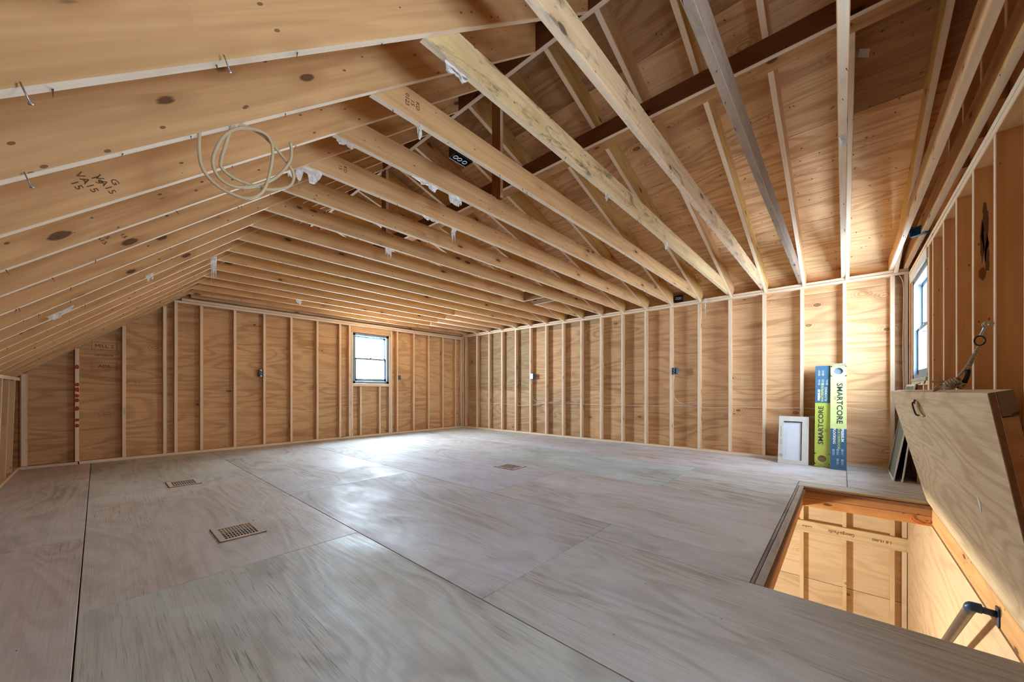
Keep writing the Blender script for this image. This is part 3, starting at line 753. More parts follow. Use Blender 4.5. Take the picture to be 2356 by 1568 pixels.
# ------------------------------------------------------------------ LEANING CARTONS
def leaning(x_bottom, y_left, ang):
    """local x right as seen, y into the wall, z up the carton"""
    s_, c_ = math.sin(ang), math.cos(ang)
    return Matrix(((0, c_, s_, x_bottom), (-1, 0, 0, y_left), (0, -s_, c_, 0.002 + 0.0), (0, 0, 0, 1)))
def lc(mw, v): return mw @ Vector(v)
def ltext(name, s, size, mw, x, z, up, mat, parent, bold=0.0, sx=1.0, y=-0.0015):
    xd = mw.to_3x3() @ (Vector((0, 0, 1)) if up else Vector((0, 0, -1)))
    yd = mw.to_3x3() @ (Vector((-1, 0, 0)) if up else Vector((1, 0, 0)))
    return text(name, s, size, lc(mw, (x, y, z)), xd, yd, mat, parent, bold=bold, sx=sx)
def flooring_box(label, mw, w, h, dpt, flip, lime):
    o = mw.translation
    t = thing('flooring_carton', label, 'box', tuple(o), 'flooring cartons leaning on the studs')
    fr = 0.375
    # front face has a die cut hole: build the shell round it
    hz = h * 0.925 if not flip else h * 0.08; hx = w * 0.5
    rx_, rz_ = 0.041, 0.040; n = 20
    V = []; F = []; fm = []
    ring = [(hx + rx_ * math.cos(2 * math.pi * i / n), hz + rz_ * math.sin(2 * math.pi * i / n)) for i in range(n)]
    zs = h * fr if not flip else h * (1 - fr)
    q0, q1 = (hz - 0.065, hz + 0.065)
    sq = []
    for i in range(n):
        a = 2 * math.pi * i / n; c_, s_ = math.cos(a), math.sin(a); m_ = max(abs(c_), abs(s_))
        sq.append((hx + c_ / m_ * w / 2, hz + s_ / m_ * 0.065))
    V += [(x, 0, z) for x, z in ring] + [(x, 0, z) for x, z in sq] + [(x, 0.02, z) for x, z in ring]
    for i in range(n):
        j = (i + 1) % n
        F += [(i, j, n + j, n + i), (i, 2 * n + i, 2 * n + j, j)]; fm += [0, 2]
    F.append(tuple(2 * n + i for i in range(n))); fm.append(2)
    def quad(a, b, c, d, m): 
        k = len(V); V.extend([a, b, c, d]); F.append((k, k + 1, k + 2, k + 3)); fm.append(m)
    def fq(z0, z1, m): quad((0, 0, z0), (w, 0, z0), (w, 0, z1), (0, 0, z1), m)
    if not flip:
        fq(0, zs, 1); fq(zs, q0, 0); fq(q1, h, 0)
    else:
        fq(0, q0, 0); fq(q1, zs, 0); fq(zs, h, 1)
    lo, hi = (1, 0) if not flip else (0, 1)
    for xx in (0, w):
        quad((xx, 0, 0), (xx, dpt, 0), (xx, dpt, zs), (xx, 0, zs), lo); quad((xx, 0, zs), (xx, dpt, zs), (xx, dpt, h), (xx, 0, h), hi)
    quad((0, 0, 0), (w, 0, 0), (w, dpt, 0), (0, dpt, 0), lo); quad((0, 0, h), (w, 0, h), (w, dpt, h), (0, dpt, h), hi)
    quad((0, dpt, 0), (w, dpt, 0), (w, dpt, h), (0, dpt, h), lo)
    mesh_obj('carton_body', V, F, None, t, mw, mats=[lime, M['carton_blue'], M['cardboard'] if flip else M['vinyl']], fm=fm)
    # halftone dots near the hole
    D_ = []
    for r in range(13):
        for c in range(14):
            x = w * (c + 0.5 + 0.5 * (r % 2)) / 14.5
            z = (h - 0.006 - r * 0.0105) if not flip else (0.006 + r * 0.0105)
            if (x - hx) ** 2 / (rx_ + .006) ** 2 + (z - hz) ** 2 / (rz_ + .006) ** 2 < 1: continue
            q = 0.0031 * (1 - r / 14)
            if x > w - 0.004 or q < 0.0008: continue
            D_.append((x - q, x + q, -0.0008, -0.0001, z - q, z + q))
    join_boxes('dot_pattern', D_, M['print_black'], t, mw)
    up = flip
    if not flip:
        ltext('lettering', 'SMARTCORE', 0.072, mw, w * 0.56, h * 0.615, up, M['print_black'], t, bold=0.001, sx=1.18)
        ltext('lettering', 'PREMIUM', 0.033, mw, w * 0.74, h * 0.315, up, M['print_white'], t, bold=0.0016, sx=1.12)
        ltext('lettering', 'WATERPROOF', 0.033, mw, w * 0.52, h * 0.285, up, M['print_lime'], t, bold=0.0008, sx=1.12)
        ltext('lettering', 'FLOORING', 0.033, mw, w * 0.24, h * 0.305, up, M['print_white'], t, bold=0.001, sx=1.12)
        bz, bxx = h * 0.665, w * 0.27
        ic = [(w * 0.2, h * 0.16), (w * 0.46, h * 0.165), (w * 0.74, h * 0.165), (w * 0.46, h * 0.075), (w * 0.74, h * 0.072)]
    else:
        ltext('lettering', 'SMARTCORE', 0.066, mw, w * 0.42, h * 0.405, up, M['print_black'], t, bold=0.001, sx=1.22)
        ltext('lettering', 'PREMIUM', 0.033, mw, w * 0.27, h * 0.705, up, M['print_white'], t, bold=0.0016, sx=1.0)
        ltext('lettering', 'WATERPROOF', 0.033, mw, w * 0.50, h * 0.73, up, M['print_lime'], t, bold=0.0008, sx=1.05)
        ltext('lettering', 'FLOORING', 0.033, mw, w * 0.74, h * 0.715, up, M['print_white'], t, bold=0.0002, sx=1.05)
        bz, bxx = h * 0.355, w * 0.74
        ic = [(w * 0.27, h * 0.83), (w * 0.52, h * 0.83), (w * 0.80, h * 0.83), (w * 0.27, h * 0.925), (w * 0.52, h * 0.925)]
    a, b = 0.0075, 0.017
    join_boxes('badge', [(bxx - a, bxx + a, -.001, 0, bz - b, bz - b + .0025), (bxx - a, bxx + a, -.001, 0, bz + b - .0025, bz + b),
                         (bxx - a, bxx - a + .0025, -.001, 0, bz - b, bz + b), (bxx + a - .0025, bxx + a, -.001, 0, bz - b, bz + b)], M['print_black'], t, mw)
    rr_ = random.Random(5)
    for (x, z) in ic:
        P_ = []
        zz = z + (0.018 if not flip else -0.018)
        P_ += [(x - .009, x - .005, -.001, 0, zz - .010, zz + .010), (x + .005, x + .009, -.001, 0, zz - .010, zz + .010), (x - .009, x + .009, -.001, 0, zz - .010, zz - .006), (x - .009, x + .009, -.001, 0, zz + .006, zz + .010)]
        for l in range(3):
            xx = x - .008 + l * .007; L_ = rr_.uniform(.03, .045)
            z0 = zz - .016 - L_ if not flip else zz + .016
            P_.append((xx, xx + .0018, -.001, 0, z0, z0 + L_))
        join_boxes('feature_icon', P_, M['print_white'], t, mw)
    return t
flooring_box('tall flooring carton, lime top half over blue, right of its neighbour', leaning(5.665, 0.112, 0.216), 0.143, 1.262, 0.058, False, M['lime'])
flooring_box('tall flooring carton, blue top over yellow-green, left of the paler one', leaning(5.722, 0.256, 0.186), 0.139, 1.232, 0.055, True, M['lime_deep'])

mw = leaning(5.735, 0.617, 0.26)
t = thing('filter_carton', 'white cardboard filter box with a cut-out window, leaning on the studs', 'box', tuple(mw.translation))
w_, h_, d_ = 0.302, 0.60, 0.075
join_boxes('carton_front', [(0, 0.05, 0, 0.012, 0, h_), (0.236, w_, 0, 0.012, 0, h_), (0.05, 0.236, 0, 0.012, 0, 0.05), (0.05, 0.236, 0, 0.012, 0.535, h_)], M['white_card'], t, mw)
join_boxes('carton_back', [(0, w_, 0.022, d_, 0, h_), (0, 0.004, 0.0118, 0.0222, 0, h_), (w_ - 0.004, w_, 0.0118, 0.0222, 0, h_)], M['cardboard'], t, mw)
box('filter_panel', 0.004, w_ - 0.004, 0.0135, 0.0215, 0.01, h_ - 0.01, M['filter'], t, mw=mw)
join_boxes('window_painted_shadow', [(0.05, 0.236, 0.0005, 0.0130, 0.528, 0.535), (0.229, 0.236, 0.0005, 0.0130, 0.05, 0.535)], M['black'], t, mw)  # black strips painted in as the recess shadow, top and right
P_ = [(0.018 + .007 * i, 0.0205 + .007 * i, -.0008, 0, 0.235, 0.30) for i in range(3)]
P_ += [(0.02, 0.030, -.0008, 0, 0.33 + .014 * i, 0.338 + .014 * i) for i in range(10)]
join_boxes('faint_print', P_, M['print_grey'], t, mw)
tube('round_mark', [lc(mw, (0.028 + 0.014 * math.cos(a), -0.001, 0.098 + 0.016 * math.sin(a))) for a in [i * math.pi / 6 for i in range(12)]], 0.0018, M['print_grey'], t, 5, closed=True)

mw = leaning(5.845, 0.312, 0.16)
t = thing('cardboard_carton', 'brown cardboard carton squeezed between the white filter box and tall carton', 'box', tuple(mw.translation))
box('carton_body', 0, 0.10, 0, 0.05, 0, 0.595, M['cardboard'], t, b=0.003, mw=mw)
join_boxes('faint_print', [(0.045 + .012 * i, 0.048 + .012 * i, -.001, 0, 0.30, 0.55) for i in range(4)], M['stamp'], t, mw)

# ------------------------------------------------------------------ WINDOW SCREENS
def screen(label, x0, x1, yb, yt, L):
    a = math.atan2(yb - yt, L)
    s_, c_ = math.sin(a), math.cos(a)
    # local x along the wall (+X world is left as seen), y = thickness towards wall, z up
    mw = Matrix(((1, 0, 0, x0), (0, c_, -s_, yb), (0, s_, c_, 0.002), (0, 0, 0, 1)))
    t = thing('window_screen', label, 'screen', (x0, yb, 0), 'loose window screens')
    w = x1 - x0; f = 0.022
    for n_, bxs in [('frame_rail', (0, w, -0.011, 0, 0, f)), ('frame_rail', (0, w, -0.011, 0, L - f, L)), ('frame_stile', (0, f, -0.011, 0, f, L - f)), ('frame_stile', (w - f, w, -0.011, 0, f, L - f))]:
        box(n_, *bxs, M['screen_frame'], t, b=0.0015, mw=mw)
    box('screen_mesh', f - .002, w - f + .002, -0.0062, -0.0052, f - .002, L - f + .002, M['screen_mesh'], t, mw=mw)
screen('window screen leaning under the window, frontmost, its top showing above the hatch', 5.34, 5.985, -0.375, -0.527, 0.985)
screen('window screen leaning just behind the front one in the corner', 5.30, 5.93, -0.432, -0.523, 0.82)

# ------------------------------------------------------------------ HATCH
hz0 = 0.006
BL, BR, TL, TR = Vector((4.55, -0.512, hz0)), Vector((2.07, -0.512, hz0)), Vector((4.60, -0.3055, 0.903)), Vector((2.07, -0.375, 0.903))
def hp(a, b, back=0.0):
    """a: 0 left .. 1 right, b: 0 bottom .. 1 top"""
    p = (BL.lerp(BR, a)).lerp(TL.lerp(TR, a), b)
    n = Vector((0, -0.97, 0.235)).normalized()
    return p + n * back
hatch = thing('stair_hatch', 'plywood stair hatch propped upright beside the stair opening', 'hatch', (3.3, -0.5, 0))
def hpatch(name, a0, a1, b0, b1, k0, k1, mat, parent, na=10, nb=5, col=None):
    # local frame for the grain
    o_ = hp(0, 0); mw = Matrix.Translation(o_)
    V = []; F = []
    for k in (k0, k1):
        for j in range(nb + 1):
            for i in range(na + 1):
                V.append(hp(a0 + (a1 - a0) * i / na, b0 + (b1 - b0) * j / nb, k) - o_)
    R_ = na + 1; T_ = R_ * (nb + 1)
    for j in range(nb):
        for i in range(na):
            a = j * R_ + i
            F += [(a, a + R_, a + R_ + 1, a + 1), (T_ + a, T_ + a + 1, T_ + a + R_ + 1, T_ + a + R_)]
    for i in range(na):
        F += [(i, i + 1, T_ + i + 1, T_ + i), (nb * R_ + i, T_ + nb * R_ + i, T_ + nb * R_ + i + 1, nb * R_ + i + 1)]
    for j in range(nb):
        a = j * R_; b = j * R_ + na
        F += [(a, T_ + a, T_ + a + R_, a + R_), (b, b + R_, T_ + b + R_, T_ + b)]
    # object frame: x along the hatch, y up it so that the grain runs in the sheet
    rot = Matrix(((-1, 0, 0, 0), (0, 0, -1, 0), (0, 1, 0, 0), (0, 0, 0, 1)))
    rot = Matrix(((-1, 0, 0), (0, 0, 1), (0, 1, 0))).to_4x4()
    V = [rot.inverted() @ v for v in V]
    o = mesh_obj(name, V, F, mat, parent, mw @ rot)
    if col: o.color = col
    return o
hpatch('plywood_panel', 0, 1, 0, 1, 0, 0.019, M['hatch_ply'], hatch)
hpatch('panel_edge', 1.0002, 1.0012, 0, 1, 0.002, 0.017, M['edge'], hatch, na=1)
hpatch('back_rail', 0.0, 1.0, 0.905, 1.0, 0.020, 0.058, M['stud'], hatch, col=(0.30, 0.27, 0.26, 1))
hpatch('back_rail', 0.0, 1.0, 0.18, 0.27, 0.020, 0.05, M['stud'], hatch, col=(0.7, 0.55, 0.42, 1))
hpatch('back_stile', 0.962, 0.998, 0.275, 0.90, 0.020, 0.056, M['stud'], hatch, col=(0.62, 0.42, 0.30, 1))
hpatch('back_stile', 0.002, 0.04, 0.275, 0.90, 0.020, 0.056, M['stud'], hatch, col=(0.62, 0.45, 0.34, 1))
g = hp(0.42, 0.93, -0.002)
# hook latch screwed to the panel
lt = tube('latch_hook', [hp(0.445, 0.93, -0.004), hp(0.447, 0.925, -0.02), hp(0.448, 0.88, -0.022), hp(0.446, 0.845, -0.018), hp(0.443, 0.835, -0.006)], 0.0045, M['dark_steel'], hatch, 8, smooth_path=4)
tube('latch_strap', [hp(0.462, 0.930, -0.005), hp(0.485, 0.905, -0.012), hp(0.500, 0.862, -0.012), hp(0.508, 0.838, -0.006)], 0.0075, M['brass'], hatch, 8, smooth_path=4)
tube('latch_eye', [hp(0.445 + 0.006 * math.cos(q), 0.932, -0.008) + Vector((0, 0, 0.012 * math.sin(q))) for q in [i * math.pi / 5 for i in range(10)]], 0.004, M['dark_steel'], hatch, 6, closed=True)
mesh_obj('paint_smear', [hp(0.80, 0.48, -0.001), hp(0.812, 0.50, -0.001), hp(0.815, 0.47, -0.001), hp(0.806, 0.42, -0.001), hp(0.80, 0.43, -0.001)], [(0, 1, 2, 3, 4)], M['paper'], hatch)

# ------------------------------------------------------------------ ROPE AND SNAP HOOK
rp = thing('rope', 'knotted rope tying the propped hatch back to a wall stud', 'rope', (2.93, -0.40, 0.93))
def up2(pts, r, name='strand'): return tube(name, pts, r, M['rope'], rp, 8, smooth_path=5)
up2([(2.93, -0.507, 1.141), (2.93, -0.492, 1.103), (2.93, -0.466, 1.034), (2.93, -0.440, 0.985), (2.93, -0.430, 0.969)], 0.0048)
up2([(2.93, -0.507, 1.141), (2.93, -0.500, 1.104), (2.93, -0.484, 1.053), (2.93, -0.474, 1.018)], 0.0046)
tube('tape_wrap', [(2.93, -0.472, 1.018), (2.93, -0.468, 0.985), (2.93, -0.458, 0.950)], 0.0095, M['tape'], rp, 10, smooth_path=3)
random.seed(4)
def coil(c, r1, r2, n, axis, rad=0.0065):
    c = Vector(c); ax = Vector(axis).normalized(); s = ax.orthogonal().normalized(); u = ax.cross(s)
    return [c + ax * (0.011 * (i / 10 - n / 2)) + s * (r1 * math.cos(i * 0.628)) + u * (r2 * math.sin(i * 0.628)) for i in range(10 * n + 1)]
tube('knot', coil((2.93, -0.425, 0.955), 0.017, 0.014, 4, (0.2, 0.6, -0.35)), 0.0052, M['rope'], rp, 7)
tube('knot', coil((2.93, -0.408, 0.935), 0.015, 0.013, 2, (0.9, 0.3, -0.2)), 0.0048, M['rope'], rp, 7)
tube('knot', coil((2.93, -0.445, 0.938), 0.014, 0.012, 2, (0.3, 0.8, 0.35)), 0.0048, M['rope'], rp, 7)
up2([(2.95, -0.352, 0.957), (2.95, -0.368, 0.964), (2.95, -0.386, 0.960), (2.94, -0.405, 0.955)], 0.0062, 'tail')
up2([(2.97, -0.358, 0.909), (2.96, -0.378, 0.919), (2.95, -0.396, 0.929), (2.94, -0.41, 0.942)], 0.0048, 'tail')
up2([(2.96, -0.392, 0.945), (2.96, -0.375, 0.940), (2.96, -0.362, 0.924), (2.96, -0.359, 0.909)], 0.0042, 'tail')

sh = thing('snap_hook', 'steel snap hook with a round ring holding the rope', 'hook', (2.91, -0.51, 1.19))
tube('ring', [(2.925 + 0.004 * math.cos(a), -0.507 + 0.0165 * math.cos(a), 1.160 + 0.0235 * math.sin(a)) for a in [i * math.pi / 9 for i in range(18)]], 0.0036, M['dark_steel'], sh, 8, closed=True)
tube('shank', [(2.915, -0.508, 1.184), (2.912, -0.515, 1.206), (2.905, -0.522, 1.232)], 0.0062, M['steel'], sh, 8, smooth_path=3)
tube('hook_jaw', [(2.905, -0.518, 1.222), (2.903, -0.512, 1.236), (2.900, -0.520, 1.247), (2.897, -0.531, 1.240), (2.90, -0.530, 1.226)], 0.0036, M['steel'], sh, 7, smooth_path=4)
ey = thing('screw_eye', 'screw eye driven into the stud above the hatch', 'hook', (2.885, -0.53, 1.235))
tube('eye', [(2.885, -0.524 + 0.011 * math.cos(a), 1.238 + 0.012 * math.sin(a)) for a in [i * math.pi / 7 for i in range(14)]], 0.0028, M['brass'], ey, 7, closed=True)
tube('shank', [(2.885, -0.535, 1.236), (2.885, -0.560, 1.234)], 0.003, M['steel'], ey, 7)

# ------------------------------------------------------------------ HANDRAIL
hr = thing('handrail', 'round bronze handrail dropping into the stair opening from a navy wall bracket', 'handrail', (2.76, -0.53, -0.13))
tube('rail', [(2.775, -0.455, -0.118)] + [(2.775 + q, -0.455, -0.118 - 0.80 * q) for q in (0.05, 0.5, 1.5, 2.7)], 0.021, M['handrail'], hr, 14)
tube('elbow', [(2.80, -0.455, -0.138), (2.775, -0.455, -0.117), (2.768, -0.462, -0.113), (2.766, -0.485, -0.113)], 0.0222, M['bracket'], hr, 14, smooth_path=3)
tube('arm', [(2.766, -0.46, -0.114), (2.764, -0.533, -0.120)], 0.015, M['bracket'], hr, 12)
box('wall_plate', 2.735, 2.785, -0.5345, -0.527, -0.17, -0.085, M['bracket'], hr, b=0.003)
tube('lower_bracket', [(4.6, -0.455, -1.60), (4.6, -0.50, -1.62), (4.6, -0.538, -1.64)], 0.008, M['bracket'], hr, 8)

oc = tube('cord', [(4.472, -0.430, -0.112), (4.470, -0.420, -0.128), (4.468, -0.421, -0.148), (4.466, -0.440, -0.163), (4.466, -0.465, -0.170), (4.466, -0.492, -0.168), (4.47, -0.515, -0.155), (4.472, -0.527, -0.138)], 0.0042, M['orange'], None, 8, smooth_path=4)
tag(oc, 'orange cord looped over the header at the far corner of the stair opening', 'cord')

# ------------------------------------------------------------------ ELECTRICAL BOXES
def elec(label, c, size, face, col, inner='plain', group='electrical boxes nailed to the framing'):
    """c: centre of the open face; face: outward direction; size (w, h, depth)"""
    n = Vector(face).normalized(); up = Vector((0, 0, 1)) if abs(n.z) < 0.5 else Vector((0, 1, 0))
    r = up.cross(n).normalized(); w, h, d = size
    c = Vector(c)
    mw = Matrix(((r.x, up.x, n.x, c.x), (r.y, up.y, n.y, c.y), (r.z, up.z, n.z, c.z), (0, 0, 0, 1)))
    t = thing('electrical_box', label, 'electrical box', tuple(c), group)
    k = 0.0028
    join_boxes('box_shell', [(-w / 2, -w / 2 + k, -h / 2, h / 2, -d, 0), (w / 2 - k, w / 2, -h / 2, h / 2, -d, 0), (-w / 2, w / 2, -h / 2, -h / 2 + k, -d, 0),
                             (-w / 2, w / 2, h / 2 - k, h / 2, -d, 0), (-w / 2, w / 2, -h / 2, h / 2, -d, -d + k)], M[col], t, mw)
    if inner == 'device':
        g = 0.76
        join_boxes('receptacle', [(-w * .27, w * .27, -h * .36, h * .36, -d * .6, 0.002)], M['black'], t, mw)
        join_boxes('mounting_yoke', [(-w * .2, w * .2, h * .36, h * .54, 0, 0.003), (-w * .2, w * .2, -h * .54, -h * .36, 0, 0.003), (w * .27, w * .31, -h * .4, h * .4, 0, .003), (-w * .31, -w * .27, -h * .4, h * .4, 0, .003)], M['steel'], t, mw)
        tube('wire', [mw @ Vector((-w * .15, -h * .3, 0.004)), mw @ Vector((w * .12, 0, 0.010)), mw @ Vector((-w * .12, h * .1, 0.012)), mw @ Vector((w * .15, h * .32, 0.004))], 0.0022, M['paper'], t, 6, smooth_path=4)
    if inner == 'cover':
        join_boxes('cover_plate', [(-w / 2 - .002, w / 2 + .002, -h / 2 - .002, h / 2 + .002, 0.0, 0.003)], M['steel'], t, mw)
        join_boxes('knockout', [(-w * .1, w * .1, -h * .12, h * .12, 0.003, 0.006)], M['black'], t, mw)
    if inner == 'wires':
        for q in (-0.22, 0.08, 0.32):
            tube('wire', [mw @ Vector((w * q + w * .10 * math.cos(a), h * .22 * math.sin(a), 0.001 + 0.002 * a / 6)) for a in [i * 0.7 for i in range(10)]], 0.0024, M['paper'], t, 6, smooth_path=3)
        join_boxes('mounting_ear', [(-w / 2, w / 2, h / 2, h / 2 + .004, -.01, .001)], M['steel'], t, mw)
    return t
elec('black receptacle box on a stud left of the far gable window', (1.762, D - 0.006, 1.190), (0.060, 0.105, 0.06), (0, -1, 0), 'black', 'device')
elec('black receptacle box on the stud right of the far gable window', (4.276, D + 0.006, 1.183), (0.056, 0.10, 0.06), (0, -1, 0), 'black', 'device')
elec('blue box on the long wall nearer the far corner', (W - 0.010, 4.812, 1.204), (0.058, 0.098, 0.07), (-1, 0, 0), 'blue_box', 'cover')
elec('blue and black box on the long wall with white cable dropping from it', (W - 0.010, 1.965, 1.214), (0.062, 0.10, 0.07), (-1, 0, 0), 'blue_box', 'device')
elec('black box tucked above the long wall plate between rafter tails', (W - 0.03, 1.90, 2.33), (0.11, 0.09, 0.05), (-1, 0, 0), 'black', 'wires')
elec('navy box under the near gable joist above the right-hand window', (4.70, -0.475, 2.285), (0.105, 0.075, 0.05), (-0.75, 0.5, -0.12), 'blue_box', 'plain')
elec('black ceiling box with curled white wires set behind a joist', (1.43, 1.682, 2.272), (0.125, 0.066, 0.07), (0, 0, -1), 'black', 'wires')
elec('blue box on the last joist above the far gable studs', (1.425, 6.888, 2.300), (0.10, 0.045, 0.04), (0, -1, 0), 'blue_box', 'plain')
elec('blue box on the last joist near the far right corner', (5.40, 6.888, 2.300), (0.10, 0.045, 0.04), (0, -1, 0), 'blue_box', 'plain')

# ------------------------------------------------------------------ CABLES
random.seed(8)
def run(name, label, pts, r=0.0042, mat='cable', sm=5):
    o = tube(name, pts, r, M[mat], None, 7, smooth_path=sm); tag(o, label, 'cable'); return o
wy = [(6.927, .649), (6.3, .622), (5.9, .612), (5.5, .600), (5.094, .583), (4.9, .60), (4.5, .65), (3.996, .665), (3.6, .655), (3.085, .647), (2.6, .655), (2.2, .66), (1.9, .672), (1.599, .655), (1.3, .662), (1.092, .677), (0.7, .676), (0.371, .687), (0.16, .67), (-0.021, .70), (-0.25, .672), (-0.39, .70), (-0.53, .69)]
run('power_cable', 'white cable threaded through the studs along the long wall', [(W + 0.035, y, z) for y, z in wy])
wy2 = [(5.7, .640), (5.5, .632), (5.2, .622), (4.95, .575), (4.70, .56), (4.6, .62), (4.2, .655), (3.9, .66)]
run('power_cable', 'second thin cable sagging below the blue box on the long wall', [(W + 0.060, y, z + 0.035) for y, z in wy2], 0.0038)
wx = [(1.80, .58), (2.188, .56), (2.622, .557), (3.045, .597), (3.35, .60), (3.692, .61), (4.076, .644), (4.25, .60), (4.383, .585), (4.60, .63), (4.75, .65), (5.05, .64), (5.2, .615), (5.5, .65), (5.75, .665)]
run('power_cable', 'cream cable threaded through the far gable studs', [(x, D + 0.045, z) for x, z in wx], 0.0038)
run('power_cable', 'white cable dropping from the blue and black box and looping up', [(W + 0.01, 1.968, 1.16), (W + 0.02, 1.985, 1.0), (W + 0.03, 1.975, 0.82), (W + 0.04, 1.90, 0.72), (W + 0.045, 1.78, 0.685), (W + 0.045, 1.66, 0.70), (W + 0.045, 1.60, 0.74)])
run('power_cable', 'short cable dropping from the blue box nearer the far corner', [(W + 0.005, 4.812, 1.155), (W + 0.01, 4.83, 1.08), (W + 0.03, 4.845, 0.9), (W + 0.045, 4.80, 0.72), (W + 0.045, 4.65, 0.655)], 0.0036)
run('telephone_wire', 'thin beige wire hanging beside a stud from the wall plate', [(W + 0.01, 3.215, 2.21), (W - 0.006, 3.21, 1.9), (W - 0.012, 3.20, 1.55), (W - 0.012, 3.185, 1.40), (W - 0.02, 3.15, 1.31)], 0.0028)
run('power_cable', 'cable curving down the corner beside the right-hand window', [(W - 0.01, -0.47, 2.20), (W - 0.0, -0.50, 2.12), (W + 0.0, -0.505, 1.9), (W, -0.500, 1.4), (W, -0.505, 0.9), (W, -0.50, 0.5)], 0.004)
run('power_cable', 'dark lead looping up from the navy box to the roof', [(4.72, -0.455, 2.32), (4.75, -0.43, 2.36), (4.78, -0.45, 2.42), (4.80, -0.47, 2.45)], 0.0035, 'tape')
c1 = [(0.223, 1.763), (0.223, 1.7), (0.233, 1.648), (0.265, 1.613), (0.312, 1.596), (0.362, 1.599), (0.403, 1.641), (0.424, 1.723), (0.43, 1.8), (0.415, 1.837), (0.382, 1.844), (0.331, 1.827), (0.294, 1.789), (0.272, 1.742), (0.259, 1.686), (0.272, 1.643), (0.305, 1.625), (0.35, 1.634), (0.407, 1.672), (0.45, 1.715), (0.485, 1.776), (0.492, 1.815), (0.488, 1.853)]
c2 = [(0.323, 1.848), (0.37, 1.852), (0.415, 1.837), (0.459, 1.804), (0.499, 1.762), (0.506, 1.729), (0.49, 1.697), (0.445, 1.671), (0.411, 1.659), (0.37, 1.657), (0.323, 1.656), (0.286, 1.672), (0.281, 1.696), (0.294, 1.757), (0.308, 1.819), (0.322, 1.847)]
ct = thing('cable_coil', 'loose coil of beige cable hanging from the sloping rafters', 'cable', (0.37, 1.575, 1.83))
tube('cable_loop', [(x, 1.575 + 0.012 * math.sin(i * 0.5), z) for i, (x, z) in enumerate(c1)], 0.0052, M['coil'], ct, 8, smooth_path=5)
tube('cable_loop', [(x, 1.59 - 0.010 * math.sin(i * 0.6), z) for i, (x, z) in enumerate(c2)], 0.0052, M['coil'], ct, 8, smooth_path=5)

# ------------------------------------------------------------------ TORN PLASTIC, STICKER, STAMPS
def scrap(label, c, along, down, L, H, seed, mat='film'):
    rd = random.Random(seed); a = Vector(along).normalized(); d = Vector(down).normalized(); n = a.cross(d)
    nx_, ny_ = 7, 4; c = Vector(c); V = []; F = []; hs = [rd.uniform(0.35, 1.0) for _ in range(nx_ + 1)]
    for j in range(ny_ + 1):
        for i in range(nx_ + 1):
            f = j / ny_
            edge = H * f * (hs[i] if f > 0.3 else 0.7)
            V.append(a * (L * (i / nx_ - 0.5) * (1 - 0.25 * f)) + d * edge + n * rd.uniform(-0.010, 0.010) + a * rd.uniform(-.004, .004))
    for j in range(ny_):
        for i in range(nx_):
            q = j * (nx_ + 1) + i; F.append((q, q + 1, q + nx_ + 2, q + nx_ + 1))
    o = mesh_obj('plastic_scrap', V, F, M[mat], None, Matrix.Translation(c))
    m_ = o.modifiers.new('thickness', 'SOLIDIFY'); m_.thickness = 0.0012
    tag(o, label, 'plastic scrap', 'torn plastic scraps stapled to the framing'); return o
X_ = (1, 0, 0); DN = (0, 0, -1)
ja = lambda k: yk[k + 1] - 0.019
scrap('white plastic scrap wrapped on a joist near the ridge, topmost', (1.02, ja(3), JZ - 0.001), X_, (0, .8, -.3), 0.14, 0.04, 1, 'paper')
scrap('ragged white plastic where rafter meets joist, below the cable coil', (0.86, ja(6), JZ - 0.002), X_, DN, 0.16, 0.10, 2)
scrap('pale plastic rag hanging left of the rafter and joist corner', (0.79, ja(6) + .04, 2.245), X_, DN, 0.09, 0.07, 3)
scrap('long shredded plastic strip on the joist, upper of two', (1.427, ja(5), JZ - 0.002), X_, DN, 0.20, 0.045, 4)
scrap('crumpled plastic tuft with dangling threads, right of the long strip', (1.678, ja(5), JZ - 0.002), X_, DN, 0.12, 0.07, 5)
scrap('small white plastic twist at the left end of a joist', (0.90, ja(5), JZ - 0.002), X_, DN, 0.10, 0.03, 6, 'paper')
scrap('flat plastic shred under a joist, in the middle of the ceiling', (1.76, ja(6), JZ - 0.002), X_, DN, 0.16, 0.03, 7)
scrap('plastic flag hanging down beside the flat shred', (1.99, ja(6), JZ - 0.002), X_, DN, 0.05, 0.13, 8)
scrap('white bow of plastic on a joist, lower middle of the ceiling', (1.86, ja(8), JZ - 0.002), X_, DN, 0.08, 0.10, 9)
scrap('plastic square on the joists above the far gable studs', (2.02, ja(15), JZ - 0.002), X_, DN, 0.09, 0.09, 10)
scrap('plastic tuft on the rotted joist, right of centre', (2.34, ja(3), JZ - 0.002), X_, DN, 0.04, 0.07, 11, 'paper')
scrap('plastic threads below the stained joist near the long wall', (3.50, ja(3), JZ - 0.002), X_, DN, 0.06, 0.09, 12)
UL = (ul.x, 0, ul.z)
scrap('clear plastic strip stuck on the left rafters, lowest', (-0.16, 3.80, 1.430), UL, (0, 0.2, -1), 0.15, 0.05, 13)
scrap('small clear plastic patch on the left rafters, mid slope', (0.261, 3.861, 1.782), UL, (0, 0.2, -1), 0.06, 0.06, 14)
scrap('plastic rag dangling where the left rafters meet the far joists', (0.737, 4.46, 2.178), UL, DN, 0.06, 0.22, 15)
scrap('torn plastic hanging from the straight rafter by the roof sticker', (2.62, -0.0, 2.262), (0, 1, 0), (0.4, 0, -1), 0.04, 0.09, 16)
scrap('thin plastic icicle hanging over the long wall plate', (W - 0.02, 1.52, 2.27), (0, 1, 0), DN, 0.02, 0.30, 17)
scrap('narrow plastic strip hanging under a joist near the ridge', (1.104, ja(4), JZ - 0.002), (0, 1, 0), DN, 0.02, 0.10, 18)

